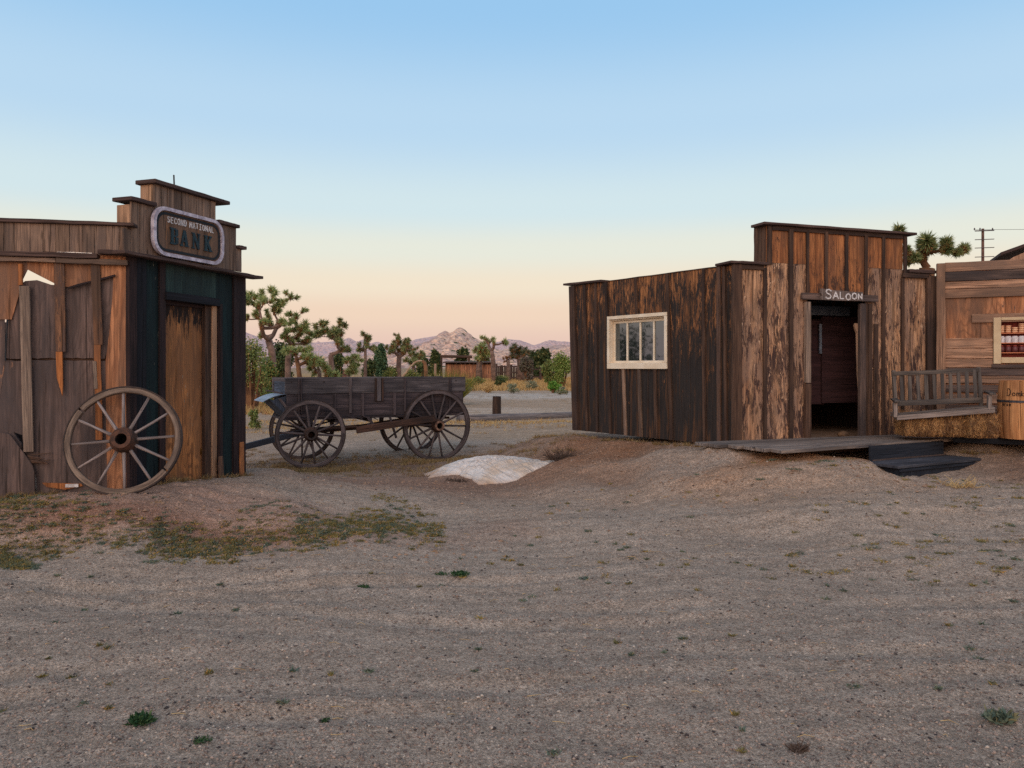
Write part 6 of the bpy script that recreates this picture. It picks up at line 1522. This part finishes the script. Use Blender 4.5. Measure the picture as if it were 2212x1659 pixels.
small_plant('small flat green weed low on the gravel right of the largest one',437,1619,.04,.018,120,L_dg,2)
small_plant('wide flat green weed in the middle of the gravel',992,1250,.07,.03,260,L_dg,3)
small_plant('thin green weed touching the wide flat one',955,1247,.06,.02,120,L_dg,4)
small_plant('small dark weed left of and below the wide flat one',785,1277,.04,.025,140,L_dg,5)
small_plant('pale grey green weed near the bottom right of the gravel',2160,1576,.06,.05,200,L_weed2,6)
small_plant('tiny green weed at the bottom between the left weeds',703,1563,.02,.02,60,L_dg,7)
small_plant('small dark flat weed at the lower right of the gravel',1845,1497,.04,.015,90,L_weed2,8)
# dead twigs and stems lying about
def twig_bush(label,x,y,z,r_,h_,n,mat,seed,cat='plant'):
    a,b=G(x,y,z); q=random.Random(seed); g_=GZ(a,b); mb=MB(seed)
    for _ in range(n):
        o=Vector((a+q.uniform(-1,1)*r_*.5,b+q.uniform(-1,1)*r_*.35,g_)); v=Vector((q.uniform(-1,1),q.uniform(-.6,.6),q.uniform(.05,.8))).normalized()*h_*q.uniform(.5,1.3)
        m_=o+v*.55+rvec(q)*h_*.12; m_.z=max(m_.z,g_+.003); t_=o+v+rvec(q)*h_*.2; t_.z=max(t_.z,g_+.004)
        mb.tube([o,m_,t_],[.004,.003,.0015],4,cap=False)
    o=mb.build('dead_brush',mat,None,loc=(a,b,g_)); tag(o,label,cat)
M_dtw=plain('dark_twig',lin(92,74,64),lin(66,54,48),scale=3); M_stem=plain('pale_stem',lin(196,168,120),lin(160,130,90),scale=3)
twig_bush('dark tangled dead brush beside the right end of the white tarp',1212,1026,.06,.34,.20,170,M_dtw,61)
twig_bush('pale dry stems lying on the dirt right of the dark steps',2075,1052,.3,.30,.12,60,M_stem,62)
twig_bush('short dry brush at the near left side of the tarp',985,1040,.03,.3,.07,60,M_dtw,63)
twig_bush('small brown dry tuft on the gravel at the bottom right centre',1725,1628,0,.05,.035,60,M_dtw,64)
mb=MB(70); q=random.Random(70)
for _ in range(130):
    x=q.uniform(0,2212); y=q.choice([q.uniform(1080,1230),q.uniform(1200,1650)]); a,b=G(x,y,.02); z=GZ(a,b)+.006; an=q.uniform(-.7,.7); l=q.uniform(.02,.09)*(1.4 if y<1240 else .8)
    d=Vector((math.cos(an),math.sin(an),0))*l; n_=Vector((-d.y,d.x,0))*q.uniform(-.3,.3); mb.tube([Vector((a,b,z)),Vector((a,b,z+.004))+d*.5+n_,Vector((a,b,GZ(a+d.x,b+d.y)+.005))+d],[.0018,.0016,.001],4,cap=False)
o=mb.build('straw_litter',M_stem,None); kind(o,'stuff'); o['label']='thin pale stems strewn over the dirt'; o['category']='litter'
# loose stones
M_st,nt,bs=new_mat('pebble'); h=N(nt); rn=h.n('ShaderNodeUVMap',uv_map='RND').outputs[0]; sp=h.n('ShaderNodeSeparateXYZ'); h.link(rn,sp.inputs[0])
c=h.mix(sp.outputs[0],lin(96,84,80),lin(170,146,132)); c=h.mix(h.ramp(sp.outputs[1],.93,.95),c,lin(188,172,158)); c=h.mix(h.math('SUBTRACT',1.0,h.ramp(sp.outputs[1],.06,.1)),c,lin(58,50,50)); h.link(c,bs.inputs['Base Color']); bs.inputs['Roughness'].default_value=.9
def pebbles(n,seed):
    q=np.random.default_rng(seed); y=HY+ (210+ (q.random(n)**.8)*680); x=q.random(n)*2300-44
    Y=EYE*F/(y-HY); X=(x-CX)/F*Y; Z=HT(X,Y); s=(.0020+.0105*q.random(n)**6)*(.72+.28*Y/4)
    bad=((X>2.2)&(Y>9.6))|((X<-3.1)&(Y>7.5)&(Y<9.5)); Z=np.where(bad,-1,Z)
    V=np.array([(1,0,0),(0,1,0),(-1,0,0),(0,-1,0),(0,0,.7),(0,0,-.5)],float); Fc=[(0,1,4),(1,2,4),(2,3,4),(3,0,4),(1,0,5),(2,1,5),(3,2,5),(0,3,5)]
    an=q.random(n)*6.28; j=q.uniform(.6,1.35,(n,6,3)); P_=V[None]*j; ca_,sa_=np.cos(an)[:,None],np.sin(an)[:,None]
    xx=P_[:,:,0]*ca_-P_[:,:,1]*sa_; yy=P_[:,:,0]*sa_+P_[:,:,1]*ca_
    co=np.stack([X[:,None]+xx*s[:,None],Y[:,None]+yy*s[:,None],Z[:,None]+P_[:,:,2]*s[:,None]],2).reshape(-1,3)
    fa=(np.array(Fc)[None]+6*np.arange(n)[:,None,None]).reshape(-1)
    me=bpy.data.meshes.new('gravel'); me.vertices.add(len(co)); me.vertices.foreach_set('co',co.ravel()); me.loops.add(len(fa)); me.loops.foreach_set('vertex_index',fa)
    me.polygons.add(n*8); me.polygons.foreach_set('loop_start',np.arange(0,n*24,3)); me.polygons.foreach_set('loop_total',np.full(n*8,3)); me.update()
    uv=me.uv_layers.new(name='RND'); r=q.random((n,2)); uv.data.foreach_set('uv',np.repeat(r,24,axis=0).ravel())
    me.materials.append(M_st); o=bpy.data.objects.new('gravel',me); C.objects.link(o); kind(o,'stuff'); o['label']='loose gravel strewn over the dirt'; o['category']='gravel'
pebbles(75000,3)

def clods(n,seed):
    q=np.random.default_rng(seed); zones=[(3.2,8.7,2.2,.9),(1.2,11,1.0,1.8),(-4.2,7.2,2.8,.7),(6.6,9.2,1.6,.6),(-1.2,10.6,2.4,1.2),(-3,6.6,3,.5)]
    zi=q.integers(0,len(zones),n); Z_=np.array(zones)[zi]; X=Z_[:,0]+q.normal(0,.5,n)*Z_[:,2]; Y=Z_[:,1]+q.normal(0,.5,n)*Z_[:,3]
    k=~(((X>2.2)&(Y>9.55-.0*X))|((X<-3.0)&(Y>7.35))|((X>1.1)&(Y>12-.9*(X-1.1)))); X=X[k];Y=Y[k]; n=len(X); Z=HT(X,Y); s=.005+.022*q.random(n)**5
    V=np.array([(1,0,0),(.5,.87,.1),(-.5,.87,0),(-1,0,.1),(-.5,-.87,0),(.5,-.87,.1),(0,0,.75)],float); Fc=[(0,1,6),(1,2,6),(2,3,6),(3,4,6),(4,5,6),(5,0,6)]
    P_=V[None]*q.uniform(.65,1.3,(n,7,3)); co=np.stack([X[:,None]+P_[:,:,0]*s[:,None],Y[:,None]+P_[:,:,1]*s[:,None],Z[:,None]-.002+P_[:,:,2]*s[:,None]],2).reshape(-1,3)
    fa=(np.array(Fc)[None]+7*np.arange(n)[:,None,None]).reshape(-1)
    me=bpy.data.meshes.new('dirt_clods'); me.vertices.add(len(co)); me.vertices.foreach_set('co',co.ravel()); me.loops.add(len(fa)); me.loops.foreach_set('vertex_index',fa)
    me.polygons.add(n*6); me.polygons.foreach_set('loop_start',np.arange(0,n*18,3)); me.polygons.foreach_set('loop_total',np.full(n*6,3)); me.update()
    me.materials.append(plain('clod_earth',lin(166,132,108),lin(132,102,84),rough=.95,scale=9)); o=bpy.data.objects.new('dirt_clods',me); C.objects.link(o); kind(o,'stuff'); o['label']='crumbled dirt clods on the mounds'; o['category']='dirt'
clods(9000,8)
